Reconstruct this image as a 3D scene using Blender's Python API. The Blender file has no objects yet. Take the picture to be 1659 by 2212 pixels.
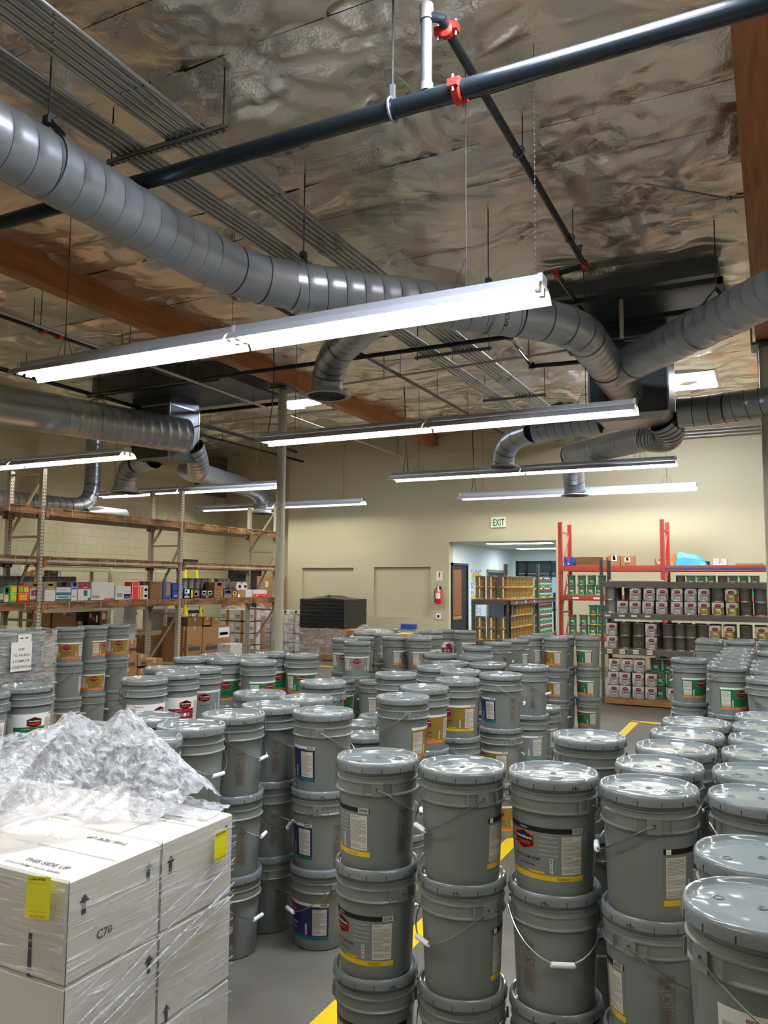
import bpy, math, random
from mathutils import Vector, Matrix
R = math.radians
SC = bpy.context.scene
COL = SC.collection
H = 1.76                                     # eye height above the floor

# ------------------------------------------------------------------ camera
YAW, PITCH, ROLL, FPX = R(26.408), R(5.171), R(.425), 1697.4
FW = Vector((-math.sin(YAW)*math.cos(PITCH), math.cos(YAW)*math.cos(PITCH), math.sin(PITCH)))
_r = Vector((math.cos(YAW), math.sin(YAW), 0)); _u = _r.cross(FW)
RT = _r*math.cos(ROLL) + _u*math.sin(ROLL); UP = -_r*math.sin(ROLL) + _u*math.cos(ROLL)
cd = bpy.data.cameras.new('camera'); cam = bpy.data.objects.new('camera', cd); COL.objects.link(cam)
cd.sensor_fit = 'VERTICAL'; cd.sensor_height = 24; cd.lens = FPX/2212*24; cd.clip_start = .05; cd.clip_end = 100
m3 = Matrix((RT, UP, -FW)).transposed(); cam.matrix_world = Matrix.Translation((0, 0, H)) @ m3.to_4x4()
SC.camera = cam
def ratio(px, py=1250):                      # X per metre of Y along the sight line through a column of the photo
    d = FW + RT*((px-829.5)/FPX) - UP*((py-1106)/FPX); return d.x/d.y
def at_x(px, py, X):                         # the point of a wall or rack plane X = const
    d = FW + RT*((px-829.5)/FPX) - UP*((py-1106)/FPX); t = X/d.x; return Vector((X, d.y*t, H+d.z*t))
def at_y(px, py, Y):
    d = FW + RT*((px-829.5)/FPX) - UP*((py-1106)/FPX); t = Y/d.y; return Vector((d.x*t, Y, H+d.z*t))
def at_z(px, py, Z):
    d = FW + RT*((px-829.5)/FPX) - UP*((py-1106)/FPX); t = (Z-H)/d.z; return Vector((d.x*t, d.y*t, Z))

# ------------------------------------------------------------------ light levels
TUBE_EMIT = 48.0; SKY_EMIT = 80.0; OFFICE_EMIT = 40.0
w = bpy.data.worlds.new('world'); SC.world = w; w.use_nodes = True
w.node_tree.nodes['Background'].inputs[0].default_value = (.6, .65, .7, 1)
w.node_tree.nodes['Background'].inputs[1].default_value = .3
vs = SC.view_settings; vs.view_transform = 'Standard'; vs.look = 'None'; vs.gamma = 1; vs.use_curve_mapping = False
vs.exposure = 0.0

# ------------------------------------------------------------------ materials
def lin(c):
    o = []
    for v in c:
        v /= 255
        o.append(v/12.92 if v < .04045 else ((v+.055)/1.055)**2.4)
    return tuple(o)
MATS = {}
def mat(name, col, rough=.5, metal=0, bump=None, var=None, spec=None, emit=None, stretch=None, trans=None, coat=None):
    """col 0..255; bump=(scale,strength[,detail]); var=(scale,other col[,contrast])"""
    m = bpy.data.materials.new(name); m.use_nodes = True; nt = m.node_tree; n = nt.nodes; l = nt.links
    b = n['Principled BSDF']; c = (*lin(col), 1)
    b.inputs['Base Color'].default_value = c; b.inputs['Roughness'].default_value = rough; b.inputs['Metallic'].default_value = metal
    if spec is not None: b.inputs['Specular IOR Level'].default_value = spec
    if coat: b.inputs['Coat Weight'].default_value = coat
    if trans: b.inputs['Transmission Weight'].default_value = trans
    if emit: b.inputs['Emission Color'].default_value = c; b.inputs['Emission Strength'].default_value = emit
    if bump or var:
        tc = n.new('ShaderNodeTexCoord'); mp = n.new('ShaderNodeMapping'); l.new(tc.outputs['Object'], mp.inputs[0])
        if stretch: mp.inputs['Scale'].default_value = stretch
    if bump:
        t = n.new('ShaderNodeTexNoise'); t.inputs['Scale'].default_value = bump[0]; t.inputs['Detail'].default_value = bump[2] if len(bump) > 2 else 3
        l.new(mp.outputs[0], t.inputs['Vector'])
        bp = n.new('ShaderNodeBump'); bp.inputs['Strength'].default_value = bump[1]; bp.inputs['Distance'].default_value = .02
        l.new(t.outputs['Fac'], bp.inputs['Height']); l.new(bp.outputs[0], b.inputs['Normal'])
    if var:
        t = n.new('ShaderNodeTexNoise'); t.inputs['Scale'].default_value = var[0]; t.inputs['Detail'].default_value = 5
        l.new(mp.outputs[0], t.inputs['Vector'])
        r = n.new('ShaderNodeValToRGB'); k = var[2] if len(var) > 2 else .15
        r.color_ramp.elements[0].position = .5-k; r.color_ramp.elements[1].position = .5+k
        r.color_ramp.elements[0].color = c; r.color_ramp.elements[1].color = (*lin(var[1]), 1)
        l.new(t.outputs['Fac'], r.inputs[0]); l.new(r.outputs[0], b.inputs['Base Color'])
        if emit: l.new(r.outputs[0], b.inputs['Emission Color'])
    MATS[name] = m; return m
mat('pail', (116, 121, 119), .3, bump=(3, .12, 2), var=(2.5, (123, 127, 125)))
mat('lid', (113, 119, 120), .09, bump=(8, .38, 1.5))
mat('dark', (22, 22, 24), .5); mat('black', (16, 16, 17), .45); mat('white', (232, 232, 228), .45)
mat('cream_paper', (214, 210, 199), .55); mat('paper', (226, 226, 222), .55); mat('ink', (60, 60, 60), .6); mat('print', (140, 137, 128), .6)
mat('white_grip', (235, 235, 232), .35); mat('wire', (170, 172, 172), .28, 1)
mat('red', (216, 44, 36), .45); mat('maroon', (132, 28, 46), .45); mat('label_grey', (121, 126, 125), .35)
mat('gold', (132, 110, 46), .42); mat('green', (14, 104, 62), .42); mat('navy', (36, 34, 92), .42); mat('teal', (20, 104, 112), .42)
mat('yellow', (226, 190, 22), .45); mat('orange', (224, 122, 44), .45); mat('sage', (96, 150, 120), .45); mat('brown_ink', (104, 88, 72), .5)
mat('galv', (176, 183, 190), .33, .72, bump=(2.2, .10, 2), var=(2.4, (158, 165, 172), .3))
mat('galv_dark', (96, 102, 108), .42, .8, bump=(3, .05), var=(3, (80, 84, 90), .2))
mat('bead', (70, 74, 78), .45, .7)
mat('strut', (150, 152, 150), .42, .75); mat('conduit', (170, 174, 174), .34, .8, bump=(20, .05))
mat('black_pipe', (34, 42, 48), .26, .15, bump=(6, .03)); mat('dusty_pipe', (120, 116, 112), .7)
mat('coupling', (196, 40, 30), .4); mat('pvc', (196, 190, 176), .5); mat('rod', (70, 68, 66), .5, .5)
mat('enamel', (226, 228, 232), .3); mat('enamel_grey', (176, 178, 186), .45)
mat('tube', (255, 251, 240), .5, emit=TUBE_EMIT); mat('skylight', (232, 242, 255), .5, emit=SKY_EMIT); mat('office_light', (240, 246, 255), .5, emit=OFFICE_EMIT)
mat('wall', (182, 174, 145), .75, bump=(30, .03), var=(.8, (177, 169, 141), .3))
mat('office_wall', (206, 220, 216), .8); mat('office_ceiling', (214, 214, 204), .85)
mat('glulam', (178, 112, 58), .5, bump=(8, .15), var=(5, (140, 82, 38), .2), stretch=(4, .35, 4))
mat('wood', (170, 122, 72), .65, bump=(12, .1), var=(6, (140, 96, 52), .2), stretch=(1, 4, 6))
mat('pallet_wood', (150, 118, 78), .75, bump=(12, .1), var=(7, (120, 92, 60), .2))
mat('rack_tan', (176, 166, 146), .45); mat('rack_beam', (150, 104, 58), .55, var=(2.2, (96, 58, 28), .08), stretch=(1, 1, 5), bump=(9, .2)); mat('hole', (26, 24, 22), .8)
mat('rack_red', (168, 62, 44), .45); mat('rack_blue', (34, 76, 128), .42); mat('rack_grey', (84, 84, 82), .45)
mat('board', (150, 108, 72), .7, var=(5, (128, 90, 58), .2)); mat('cream_steel', (206, 200, 170), .5)
mat('carton', (160, 118, 76), .75, var=(1.5, (150, 108, 68), .3), bump=(40, .03)); mat('carton_dark', (120, 84, 52), .75)
mat('white_carton', (208, 204, 198), .6, bump=(14, .04), var=(2, (198, 194, 186), .3)); mat('tape', (190, 170, 130), .35)
mat('column_paint', (176, 174, 156), .5, bump=(5, .03)); mat('door_dark', (46, 46, 46), .5); mat('beige_door', (196, 190, 164), .6)
mat('steel_can', (150, 150, 148), .32, .75); mat('can_dark', (92, 88, 84), .4, .6); mat('can_white', (222, 222, 218), .4)
mat('can_gold', (158, 136, 70), .35, .4); mat('can_silver', (160, 160, 158), .4, .2); mat('can_green', (18, 122, 80), .4); mat('can_top', (120, 120, 120), .35, .8)
mat('blue', (32, 70, 150), .5); mat('sky_blue', (50, 140, 190), .5); mat('lime', (96, 190, 40), .5); mat('ladder', (236, 214, 20), .5)
mat('ext_red', (196, 26, 30), .3); mat('sign_white', (232, 232, 220), .5); mat('exit_green', (24, 96, 60), .5)
mat('exit_face', (214, 224, 196), .5); mat('black_wrap', (24, 25, 27), .28, bump=(9, .7, 4), stretch=(1, 1, 4)); mat('siding', (104, 98, 84), .7)
mat('glass_dark', (50, 66, 70), .2); mat('window_blue', (150, 190, 206), .4); mat('blind', (150, 100, 56), .6); mat('poster', (120, 140, 176), .5, var=(14, (226, 226, 220), .05))
mat('dark_room', (34, 28, 24), .7); mat('yellow_tag', (232, 226, 30), .5); mat('grey_cab', (120, 118, 112), .5)

def film(name, alpha, bs, bst, col=(236, 236, 240), stretch=(1, 1, 1), rough=.16, lo=.35, hi=.72):
    """clear stretch film: creased, glossy, milky where it is bunched"""
    m = bpy.data.materials.new(name); m.use_nodes = True; nt = m.node_tree; n = nt.nodes; l = nt.links; n.clear()
    out = n.new('ShaderNodeOutputMaterial'); tr = n.new('ShaderNodeBsdfTransparent'); p = n.new('ShaderNodeBsdfPrincipled'); mx = n.new('ShaderNodeMixShader')
    p.inputs['Base Color'].default_value = (*lin(col), 1); p.inputs['Roughness'].default_value = rough; p.inputs['Specular IOR Level'].default_value = .9
    tc = n.new('ShaderNodeTexCoord'); mp = n.new('ShaderNodeMapping'); mp.inputs['Scale'].default_value = stretch; l.new(tc.outputs['Object'], mp.inputs[0])
    t = n.new('ShaderNodeTexNoise'); t.inputs['Scale'].default_value = bs; t.inputs['Detail'].default_value = 5; t.inputs['Distortion'].default_value = .6; l.new(mp.outputs[0], t.inputs['Vector'])
    bp = n.new('ShaderNodeBump'); bp.inputs['Strength'].default_value = bst; bp.inputs['Distance'].default_value = .03; l.new(t.outputs['Fac'], bp.inputs['Height']); l.new(bp.outputs[0], p.inputs['Normal'])
    r = n.new('ShaderNodeMapRange'); r.inputs['From Min'].default_value = lo; r.inputs['From Max'].default_value = hi
    r.inputs['To Min'].default_value = alpha[0]; r.inputs['To Max'].default_value = alpha[1]; l.new(t.outputs['Fac'], r.inputs[0])
    l.new(r.outputs[0], mx.inputs[0]); l.new(tr.outputs[0], mx.inputs[1]); l.new(p.outputs[0], mx.inputs[2]); l.new(mx.outputs[0], out.inputs[0])
    MATS[name] = m
film('film_flat', (.06, .4), 9, .5, stretch=(1, 1, 5))
film('film_bunch', (.22, .78), 26, 1.0, rough=.1, col=(214, 216, 222), stretch=(1, 1.6, 1))
film('film_far', (.08, .5), 9, .8, stretch=(1, 1, 2))
film('film_grey', (.08, .5), 10, .7, stretch=(1, 1, 6))

def nodes_floor():
    m = bpy.data.materials.new('floor_concrete'); m.use_nodes = True; nt = m.node_tree; n = nt.nodes; l = nt.links; b = n['Principled BSDF']
    tc = n.new('ShaderNodeTexCoord')
    t = n.new('ShaderNodeTexNoise'); t.inputs['Scale'].default_value = 1.1; t.inputs['Detail'].default_value = 9; t.inputs['Roughness'].default_value = .62; l.new(tc.outputs['Object'], t.inputs['Vector'])
    r = n.new('ShaderNodeValToRGB'); e = r.color_ramp.elements; e[0].position = .3; e[0].color = (*lin((78, 73, 66)), 1); e[1].position = .75; e[1].color = (*lin((118, 114, 106)), 1)
    l.new(t.outputs['Fac'], r.inputs[0]); l.new(r.outputs[0], b.inputs['Base Color'])
    q = n.new('ShaderNodeMapRange'); q.inputs['To Min'].default_value = .22; q.inputs['To Max'].default_value = .5; l.new(t.outputs['Fac'], q.inputs[0]); l.new(q.outputs[0], b.inputs['Roughness'])
    MATS['floor'] = m
nodes_floor()
def nodes_foil():
    m = bpy.data.materials.new('foil_insulation'); m.use_nodes = True; nt = m.node_tree; n = nt.nodes; l = nt.links; b = n['Principled BSDF']
    tc = n.new('ShaderNodeTexCoord'); b.inputs['Base Color'].default_value = (*lin((238, 230, 216)), 1)
    b.inputs['Metallic'].default_value = .93; b.inputs['Roughness'].default_value = .29
    mp = n.new('ShaderNodeMapping'); mp.inputs['Scale'].default_value = (1, 1.7, 1); l.new(tc.outputs['Object'], mp.inputs[0])
    t1 = n.new('ShaderNodeTexNoise'); t1.noise_type = 'RIDGED_MULTIFRACTAL'; t1.normalize = True; t1.inputs['Scale'].default_value = 2.4; t1.inputs['Detail'].default_value = 5; t1.inputs['Roughness'].default_value = .5; t1.inputs['Distortion'].default_value = .5; l.new(mp.outputs[0], t1.inputs['Vector'])
    t2 = n.new('ShaderNodeTexNoise'); t2.inputs['Scale'].default_value = 1.1; t2.inputs['Detail'].default_value = 1; l.new(mp.outputs[0], t2.inputs['Vector'])
    v = n.new('ShaderNodeTexVoronoi'); v.inputs['Scale'].default_value = 48; l.new(tc.outputs['Object'], v.inputs['Vector'])
    b0 = n.new('ShaderNodeBump'); b0.inputs['Strength'].default_value = .8; b0.inputs['Distance'].default_value = .16; l.new(t2.outputs['Fac'], b0.inputs['Height'])
    b1 = n.new('ShaderNodeBump'); b1.inputs['Strength'].default_value = .75; b1.inputs['Distance'].default_value = .085; l.new(t1.outputs['Fac'], b1.inputs['Height']); l.new(b0.outputs[0], b1.inputs['Normal'])
    b2 = n.new('ShaderNodeBump'); b2.inputs['Strength'].default_value = .34; b2.inputs['Distance'].default_value = .007; l.new(v.outputs['Distance'], b2.inputs['Height']); l.new(b1.outputs[0], b2.inputs['Normal'])
    l.new(b2.outputs[0], b.inputs['Normal']); MATS['foil'] = m
nodes_foil()
def nodes_block():
    m = bpy.data.materials.new('painted_block'); m.use_nodes = True; nt = m.node_tree; n = nt.nodes; l = nt.links; b = n['Principled BSDF']
    tc = n.new('ShaderNodeTexCoord'); s = n.new('ShaderNodeSeparateXYZ'); c = n.new('ShaderNodeCombineXYZ'); l.new(tc.outputs['Object'], s.inputs[0]); l.new(s.outputs['Y'], c.inputs['X']); l.new(s.outputs['Z'], c.inputs['Y'])
    k = n.new('ShaderNodeTexBrick'); k.inputs['Scale'].default_value = 1; k.inputs['Brick Width'].default_value = .4; k.inputs['Row Height'].default_value = .2; k.inputs['Mortar Size'].default_value = .006
    k.inputs['Color1'].default_value = (*lin((198, 190, 158)), 1); k.inputs['Color2'].default_value = (*lin((195, 188, 156)), 1); k.inputs['Mortar'].default_value = (*lin((176, 168, 138)), 1)
    l.new(c.outputs[0], k.inputs['Vector']); l.new(k.outputs['Color'], b.inputs['Base Color']); b.inputs['Roughness'].default_value = .75; MATS['block'] = m
nodes_block()

# ------------------------------------------------------------------ mesh kit
class G:
    def __init__(s): s.v = []; s.f = []; s.fm = []; s.mats = []
    def mi(s, m):
        if m not in s.mats: s.mats.append(m)
        return s.mats.index(m)
    def face(s, pts, m):
        b = len(s.v); s.v += [tuple(p) for p in pts]; s.f.append(tuple(range(b, b+len(pts)))); s.fm.append(s.mi(m))
    def add(s, vs, fs, m):
        b = len(s.v); s.v += [tuple(p) for p in vs]; k = s.mi(m)
        for f in fs: s.f.append(tuple(i+b for i in f)); s.fm.append(k)
    def box(s, a, c, m, M=None):
        x0, y0, z0 = a; x1, y1, z1 = c
        vs = [(x0,y0,z0),(x1,y0,z0),(x1,y1,z0),(x0,y1,z0),(x0,y0,z1),(x1,y0,z1),(x1,y1,z1),(x0,y1,z1)]
        if M is not None: vs = [tuple(M @ Vector(p)) for p in vs]
        s.add(vs, [(0,3,2,1),(4,5,6,7),(0,1,5,4),(1,2,6,5),(2,3,7,6),(3,0,4,7)], m)
    def bar(s, p0, p1, w, d, m, up=(0,0,1)):
        p0 = Vector(p0); p1 = Vector(p1); z = (p1-p0); L = z.length; z.normalize(); u = Vector(up)
        if abs(z.dot(u)) > .99: u = Vector((0,1,0))
        x = u.cross(z).normalized(); y = z.cross(x)
        M = Matrix((x, y, z)).transposed().to_4x4(); M.translation = p0
        s.box((-w/2,-d/2,0),(w/2,d/2,L), m, M)
    def lathe(s, prof, m, n=32, c=(0,0,0), cap0=False, cap1=False, mf=None):
        b = len(s.v); c = Vector(c)
        for r, z in prof:
            for i in range(n):
                a = 2*math.pi*i/n; s.v.append((c.x+r*math.cos(a), c.y+r*math.sin(a), c.z+z))
        for j in range(len(prof)-1):
            k = s.mi(mf(j) if mf else m)
            for i in range(n):
                i2 = (i+1) % n; s.f.append((b+j*n+i, b+j*n+i2, b+(j+1)*n+i2, b+(j+1)*n+i)); s.fm.append(k)
        if cap0: s.f.append(tuple(b+n-1-i for i in range(n))); s.fm.append(s.mi(m))
        if cap1: s.f.append(tuple(b+(len(prof)-1)*n+i for i in range(n))); s.fm.append(s.mi(m))
    def tube(s, pts, r, m, n=8, cap=True, closed=False):
        pts = [Vector(p) for p in pts]; b = len(s.v); N = len(pts); px = None
        for i, p in enumerate(pts):
            if closed: t = pts[(i+1) % N]-pts[i-1]
            else: t = pts[min(i+1, N-1)]-pts[max(i-1, 0)]
            t.normalize()
            if px is None:
                u = Vector((0,0,1)) if abs(t.z) < .9 else Vector((1,0,0)); px = u.cross(t).normalized()
            else: px = (px - t*px.dot(t)).normalized()
            y = t.cross(px); rr = r[i] if isinstance(r, (list, tuple)) else r
            for k in range(n):
                a = 2*math.pi*k/n; s.v.append(tuple(p + (px*math.cos(a)+y*math.sin(a))*rr))
        km = s.mi(m)
        for i in range(N if closed else N-1):
            i1 = (i+1) % N
            for k in range(n):
                k2 = (k+1) % n; s.f.append((b+i*n+k, b+i*n+k2, b+i1*n+k2, b+i1*n+k)); s.fm.append(km)
        if cap and not closed:
            s.f.append(tuple(b+n-1-k for k in range(n))); s.fm.append(km); s.f.append(tuple(b+(N-1)*n+k for k in range(n))); s.fm.append(km)
    def mesh(s, name, smooth=True, ang=35):
        me = bpy.data.meshes.new(name); me.from_pydata(s.v, [], s.f)
        for m in s.mats: me.materials.append(MATS[m])
        me.polygons.foreach_set('material_index', s.fm)
        if smooth:
            me.polygons.foreach_set('use_smooth', [True]*len(s.f)); me.set_sharp_from_angle(angle=R(ang))
        me.update(); return me
def ob(name, g, parent=None, smooth=True, ang=35, loc=None, rot=None):
    me = g.mesh(name, smooth, ang) if isinstance(g, G) else g
    o = bpy.data.objects.new(name, me); COL.objects.link(o)
    if parent: o.parent = parent
    if loc is not None: o.location = loc
    if rot is not None: o.rotation_euler = rot
    return o
def tag(o, label, cat, group=None):
    o['label'] = label; o['category'] = cat
    if group: o['group'] = group
    return o
def thing(name, label, cat, loc=(0,0,0), rotz=0, group=None):
    o = bpy.data.objects.new(name, None); o.empty_display_size = .1; COL.objects.link(o); o.location = loc; o.rotation_euler = (0,0,rotz)
    return tag(o, label, cat, group)
def struct(name, g, smooth=False): o = ob(name, g, smooth=smooth); o['kind'] = 'structure'; return o
def dup(root, loc, rotz, label, group=None):
    r = root.copy(); COL.objects.link(r); r.location = loc; r.rotation_euler = (0,0,rotz); r['label'] = label
    if group: r['group'] = group
    for ch in list(root.children):
        c = ch.copy(); COL.objects.link(c); c.parent = r
        for gch in list(ch.children):
            d = gch.copy(); COL.objects.link(d); d.parent = c
    return r
FONT = {}
def text2d(s, size, shear=0, align='CENTER', bold=0):
    k = (s, size, shear, align, bold)
    if k in FONT: return FONT[k]
    cu = bpy.data.curves.new('t', 'FONT'); cu.body = s; cu.size = size; cu.shear = shear; cu.align_x = align; cu.fill_mode = 'FRONT'; cu.offset = bold; cu.resolution_u = 2
    o = bpy.data.objects.new('t', cu); COL.objects.link(o); dg = bpy.context.evaluated_depsgraph_get(); dg.update()
    me = o.evaluated_get(dg).to_mesh(); vs = [(v.co.x, v.co.y) for v in me.vertices]; fs = [tuple(p.vertices) for p in me.polygons]
    o.evaluated_get(dg).to_mesh_clear(); bpy.data.objects.remove(o); bpy.data.curves.remove(cu); FONT[k] = (vs, fs); return FONT[k]
class Art:
    """flat artwork (u right, v up, metres) mapped on a surface by fn(u, v, lift)"""
    def __init__(s, g, fn): s.g = g; s.fn = fn
    def rect(s, u0, v0, u1, v1, m, lift=0, du=.012):
        n = max(1, int(abs(u1-u0)/du)); b = len(s.g.v)
        for i in range(n+1):
            u = u0+(u1-u0)*i/n; s.g.v.append(tuple(s.fn(u, v0, lift))); s.g.v.append(tuple(s.fn(u, v1, lift)))
        k = s.g.mi(m)
        for i in range(n): s.g.f.append((b+2*i, b+2*i+2, b+2*i+3, b+2*i+1)); s.g.fm.append(k)
    def poly(s, pts, m, lift=0): s.g.face([s.fn(u, v, lift) for u, v in pts], m)
    def fan(s, cu, cv, pts, m, lift=0, rings=4):
        vs = [s.fn(cu, cv, lift)]; n = len(pts)
        for k in range(1, rings+1): vs += [s.fn(cu+u*k/rings, cv+v*k/rings, lift) for u, v in pts]
        fs = [(0, i+1, (i+1) % n+1) for i in range(n)]
        for k in range(rings-1): fs += [(1+k*n+i, 1+(k+1)*n+i, 1+(k+1)*n+(i+1) % n, 1+k*n+(i+1) % n) for i in range(n)]
        s.g.add(vs, fs, m)
    def text(s, t, u, v, size, m, lift=0, shear=0, align='CENTER', bold=0, rot=0, sx=1):
        vs, fs = text2d(t, size, shear, align, bold); c, q = math.cos(rot), math.sin(rot)
        s.g.add([s.fn(u+c*x*sx-q*y, v+q*x*sx+c*y, lift) for x, y in vs], fs, m)
def plane_fn(o, ux, vy, nrm):
    o = Vector(o); ux = Vector(ux); vy = Vector(vy); nrm = Vector(nrm)
    return lambda u, v, lift=0: o+ux*u+vy*v+nrm*(.0015+lift)

# ================================================================== SETTING
YW = 17.5; XL = -14.3; XR = 6.0; YB = -5.0; ZC = 5.42
random.seed(7)
g = G(); g.box((XL-.5, YB-.3, -.2), (XR+.3, 26, 0), 'floor'); struct('floor', g)
# foil-faced insulation, sagging between its seams and gathered at the hanger pins
def build_ceiling():
    seams = []; y = YB-.5; rnd = random.Random(3)
    while y < 19: seams.append(y); y += rnd.choice((.62, 1.2, 1.22, .64, 1.18))
    pins = [(rnd.uniform(XL, XR), rnd.choice(seams)+rnd.uniform(-.06, .06), rnd.uniform(.4, 1.1), rnd.randint(7, 13), rnd.uniform(0, 6)) for _ in range(230)]
    for p in ((-2.25, 4.6, 1.2, 11, 0), (-1.2, 6.2, 1.0, 12, 1), (-.9, 7.4, 1.1, 13, 2), (-3.2, 4.3, 1.0, 9, 3), (-4.4, 6.2, .9, 12, 4), (-1.9, 3.7, 1.1, 9, 5)): pins.append(p)
    dx = .065; xs = [XL-.3+dx*i for i in range(int((XR-XL+.6)/dx)+1)]; ys = [YB-.3+dx*i for i in range(int((19-YB)/dx)+1)]
    def sag(x, y):
        k = 0
        while k < len(seams)-2 and seams[k+1] < y: k += 1
        w_ = seams[k+1]-seams[k]; t = min(max((y-seams[k])/w_, 0), 1)
        e = (math.sin(math.pi*t))**.55
        z = -(.075+.04*math.sin(1.3*x+k*2.1)+.03*math.sin(3.7*x+k))*e*min(1, w_)*1.2
        z += (.010*math.sin(13*x+5*math.sin(2*y+k)+k)+.006*math.sin(29*x+3*math.sin(5*y)+k))*max(0, 1-2.2*min(t, 1-t))+.012*math.sin(6*x+4*y+3*math.sin(2.3*x+y))*e
        return z
    from collections import defaultdict
    cell = defaultdict(list)
    for p in pins:
        for i in range(int((p[0]-p[2])//1), int((p[0]+p[2])//1)+1):
            for j in range(int((p[1]-p[2])//1), int((p[1]+p[2])//1)+1): cell[(i, j)].append(p)
    g = G(); vs = []
    for y in ys:
        for x in xs:
            z = sag(x, y)
            for (a, b, rad, n, ph) in cell[(int(x//1), int(y//1))]:
                d = math.hypot(x-a, y-b)
                if d < rad:
                    th = math.atan2(y-b, x-a); f = (1-d/rad)
                    z += .12*f*f*(abs(math.sin(n*th/2+ph+2.5*d))**.7-.5)*min(1, d/.12) + .05*f**4
            vs.append((x, y, ZC+z))
    nx = len(xs)
    fs = [(j*nx+i, (j+1)*nx+i, (j+1)*nx+i+1, j*nx+i+1) for j in range(len(ys)-1) for i in range(nx-1)]
    g.add(vs, fs, 'foil'); o = struct('ceiling', g, True); 
    for p in o.data.polygons: p.use_smooth = True
    o.data.set_sharp_from_angle(angle=R(180))
    # dark gaps and brown edging where two blankets meet
    g = G(); q = random.Random(5)
    for sy in seams:
        x = XL
        while x < XR:
            L = q.uniform(.4, 1.6); wd = q.choice((.012, .02, .035, .05)) if q.random() < .45 else .009
            yy = sy+.012*math.sin(1.7*x+sy); g.face([(x, yy, ZC-.024), (x, yy+.003, ZC-.024), (x+L*.5, yy+wd+.01*math.sin(5*x), ZC-.024), (x+L, yy+.003, ZC-.019), (x+L, yy, ZC-.019), (x+L*.5, yy+.01*math.sin(5*x), ZC-.024)], 'hole' if q.random() < .7 else 'glulam')
            x += L+q.uniform(-.02, .35)
    struct('trim_1', g)
build_ceiling()
g = G(); g.box((XL-.5, YB-.5, ZC+.12), (XR+.5, 20, ZC+.3), 'hole'); struct('trim_2', g)    # roof deck above the blankets

# back wall with the office opening and two blocked-up shallow recesses
OX0, OX1, OZ = -6.95, -4.38, 2.75
g = G(); T = .25
p1a, p1b = at_y(653, 1227, YW), at_y(764, 1227, YW); p2a, p2b = at_y(808, 1225, YW), at_y(930, 1225, YW); rz0 = .95
def wallrect(x0, x1, z0, z1): g.box((x0, YW, z0), (x1, YW+T, z1), 'wall')
XE = -11.5; RT1, RT2 = p1a.z, p2a.z
wallrect(XE, p1a.x, 0, ZC+.1); wallrect(p1b.x, p2a.x, 0, ZC+.1); wallrect(p2b.x, OX0, 0, ZC+.1); wallrect(OX1, XR, 0, ZC+.1)
wallrect(p1a.x, p1b.x, RT1, ZC+.1); wallrect(p2a.x, p2b.x, RT2, ZC+.1); wallrect(p1a.x, p1b.x, 0, rz0); wallrect(p2a.x, p2b.x, 0, rz0); wallrect(OX0, OX1, OZ, ZC+.1)
for a, b, zt in ((p1a, p1b, RT1), (p2a, p2b, RT2)): g.box((a.x, YW+.07, rz0), (b.x, YW+T-.01, zt), 'wall')
g.box((XE-.02, YW, 0), (XE, 18.7, ZC+.1), 'wall')
struct('wall_back', g)
g = G(); g.box((XL-.2, 18.4, 0), (XE-.02, 18.6, ZC+.1), 'wall'); struct('wall_alcove', g)
g = G(); g.box((XL-.25, YB-.3, 0), (XL, 18.6, ZC+.1), 'block'); struct('wall_left', g)
g = G(); g.box((XR, YB-.3, 0), (XR+.25, YW+T, ZC+.1), 'wall'); struct('wall_right', g)
g = G(); g.box((XL-.25, YB-.55, 0), (XR+.25, YB-.3, ZC+.1), 'wall'); struct('wall_front', g)
# steel siding high on the left wall next to the corner
g = G(); s0, s1 = at_x(425, 1000, XL+.04), at_x(491, 1000, XL+.04)
for k in range(7): g.box((XL, s0.y, 4.2+.17*k), (XL+.05-.01*(k % 2), 18.35, 4.2+.17*k+.13), 'siding')
struct('trim_3', g)
# dark exit door of the alcove
a, b = at_y(499, 1236, 18.38), at_y(561, 1236, 18.38)
g = G(); g.box((a.x, 18.33, 0), (b.x, 18.4, a.z), 'door_dark'); g.box((a.x-.05, 18.32, 0), (a.x, 18.4, a.z+.05), 'dark'); g.box((b.x, 18.32, 0), (b.x+.05, 18.4, a.z+.05), 'dark'); g.box((a.x-.05, 18.32, a.z), (b.x+.05, 18.4, a.z+.05), 'dark')
g.box((a.x+.25, 18.27, a.z-.12), (a.x+.7, 18.34, a.z-.05), 'dark'); g.box((a.x+.1, 18.28, 1.0), (b.x-.1, 18.33, 1.06), 'grey_cab'); struct('door_1', g)

# office behind the opening
OY = 22.6
g = G(); g.box((OX0-.15, YW+T, 0), (OX0, OY, OZ), 'office_wall'); g.box((-2.6, YW+T, 0), (-2.5, OY, OZ), 'office_wall')
struct('wall_office_left', g)
g = G(); g.box((OX0-.15, YW+T, OZ), (-2.5, OY+.2, OZ+.12), 'office_ceiling'); struct('ceiling_office', g)
g = G(); zt, zb = 2.44, 1.0
g.box((OX0, OY, zt), (-2.5, OY+.15, OZ), 'office_wall'); g.box((OX0, OY, 0), (OX0+.1, OY+.15, zt), 'office_wall'); g.box((-3.0, OY, 0), (-2.5, OY+.15, zt), 'office_wall'); g.box((OX0+.1, OY, 0), (-3, OY+.15, zb), 'office_wall')
struct('wall_office_back', g)
g = G(); X0, X1 = OX0+.1, -3.0
for x in (X0, X0+.28, -5.85, -5.5, -4.4, X1-.05): g.box((x, OY-.02, zb), (x+.05, OY+.1, zt), 'door_dark')
for z in (zb, 2.0, 2.08, zt-.06): g.box((X0, OY-.02, z), (X1, OY+.1, z+.05), 'door_dark')
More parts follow.
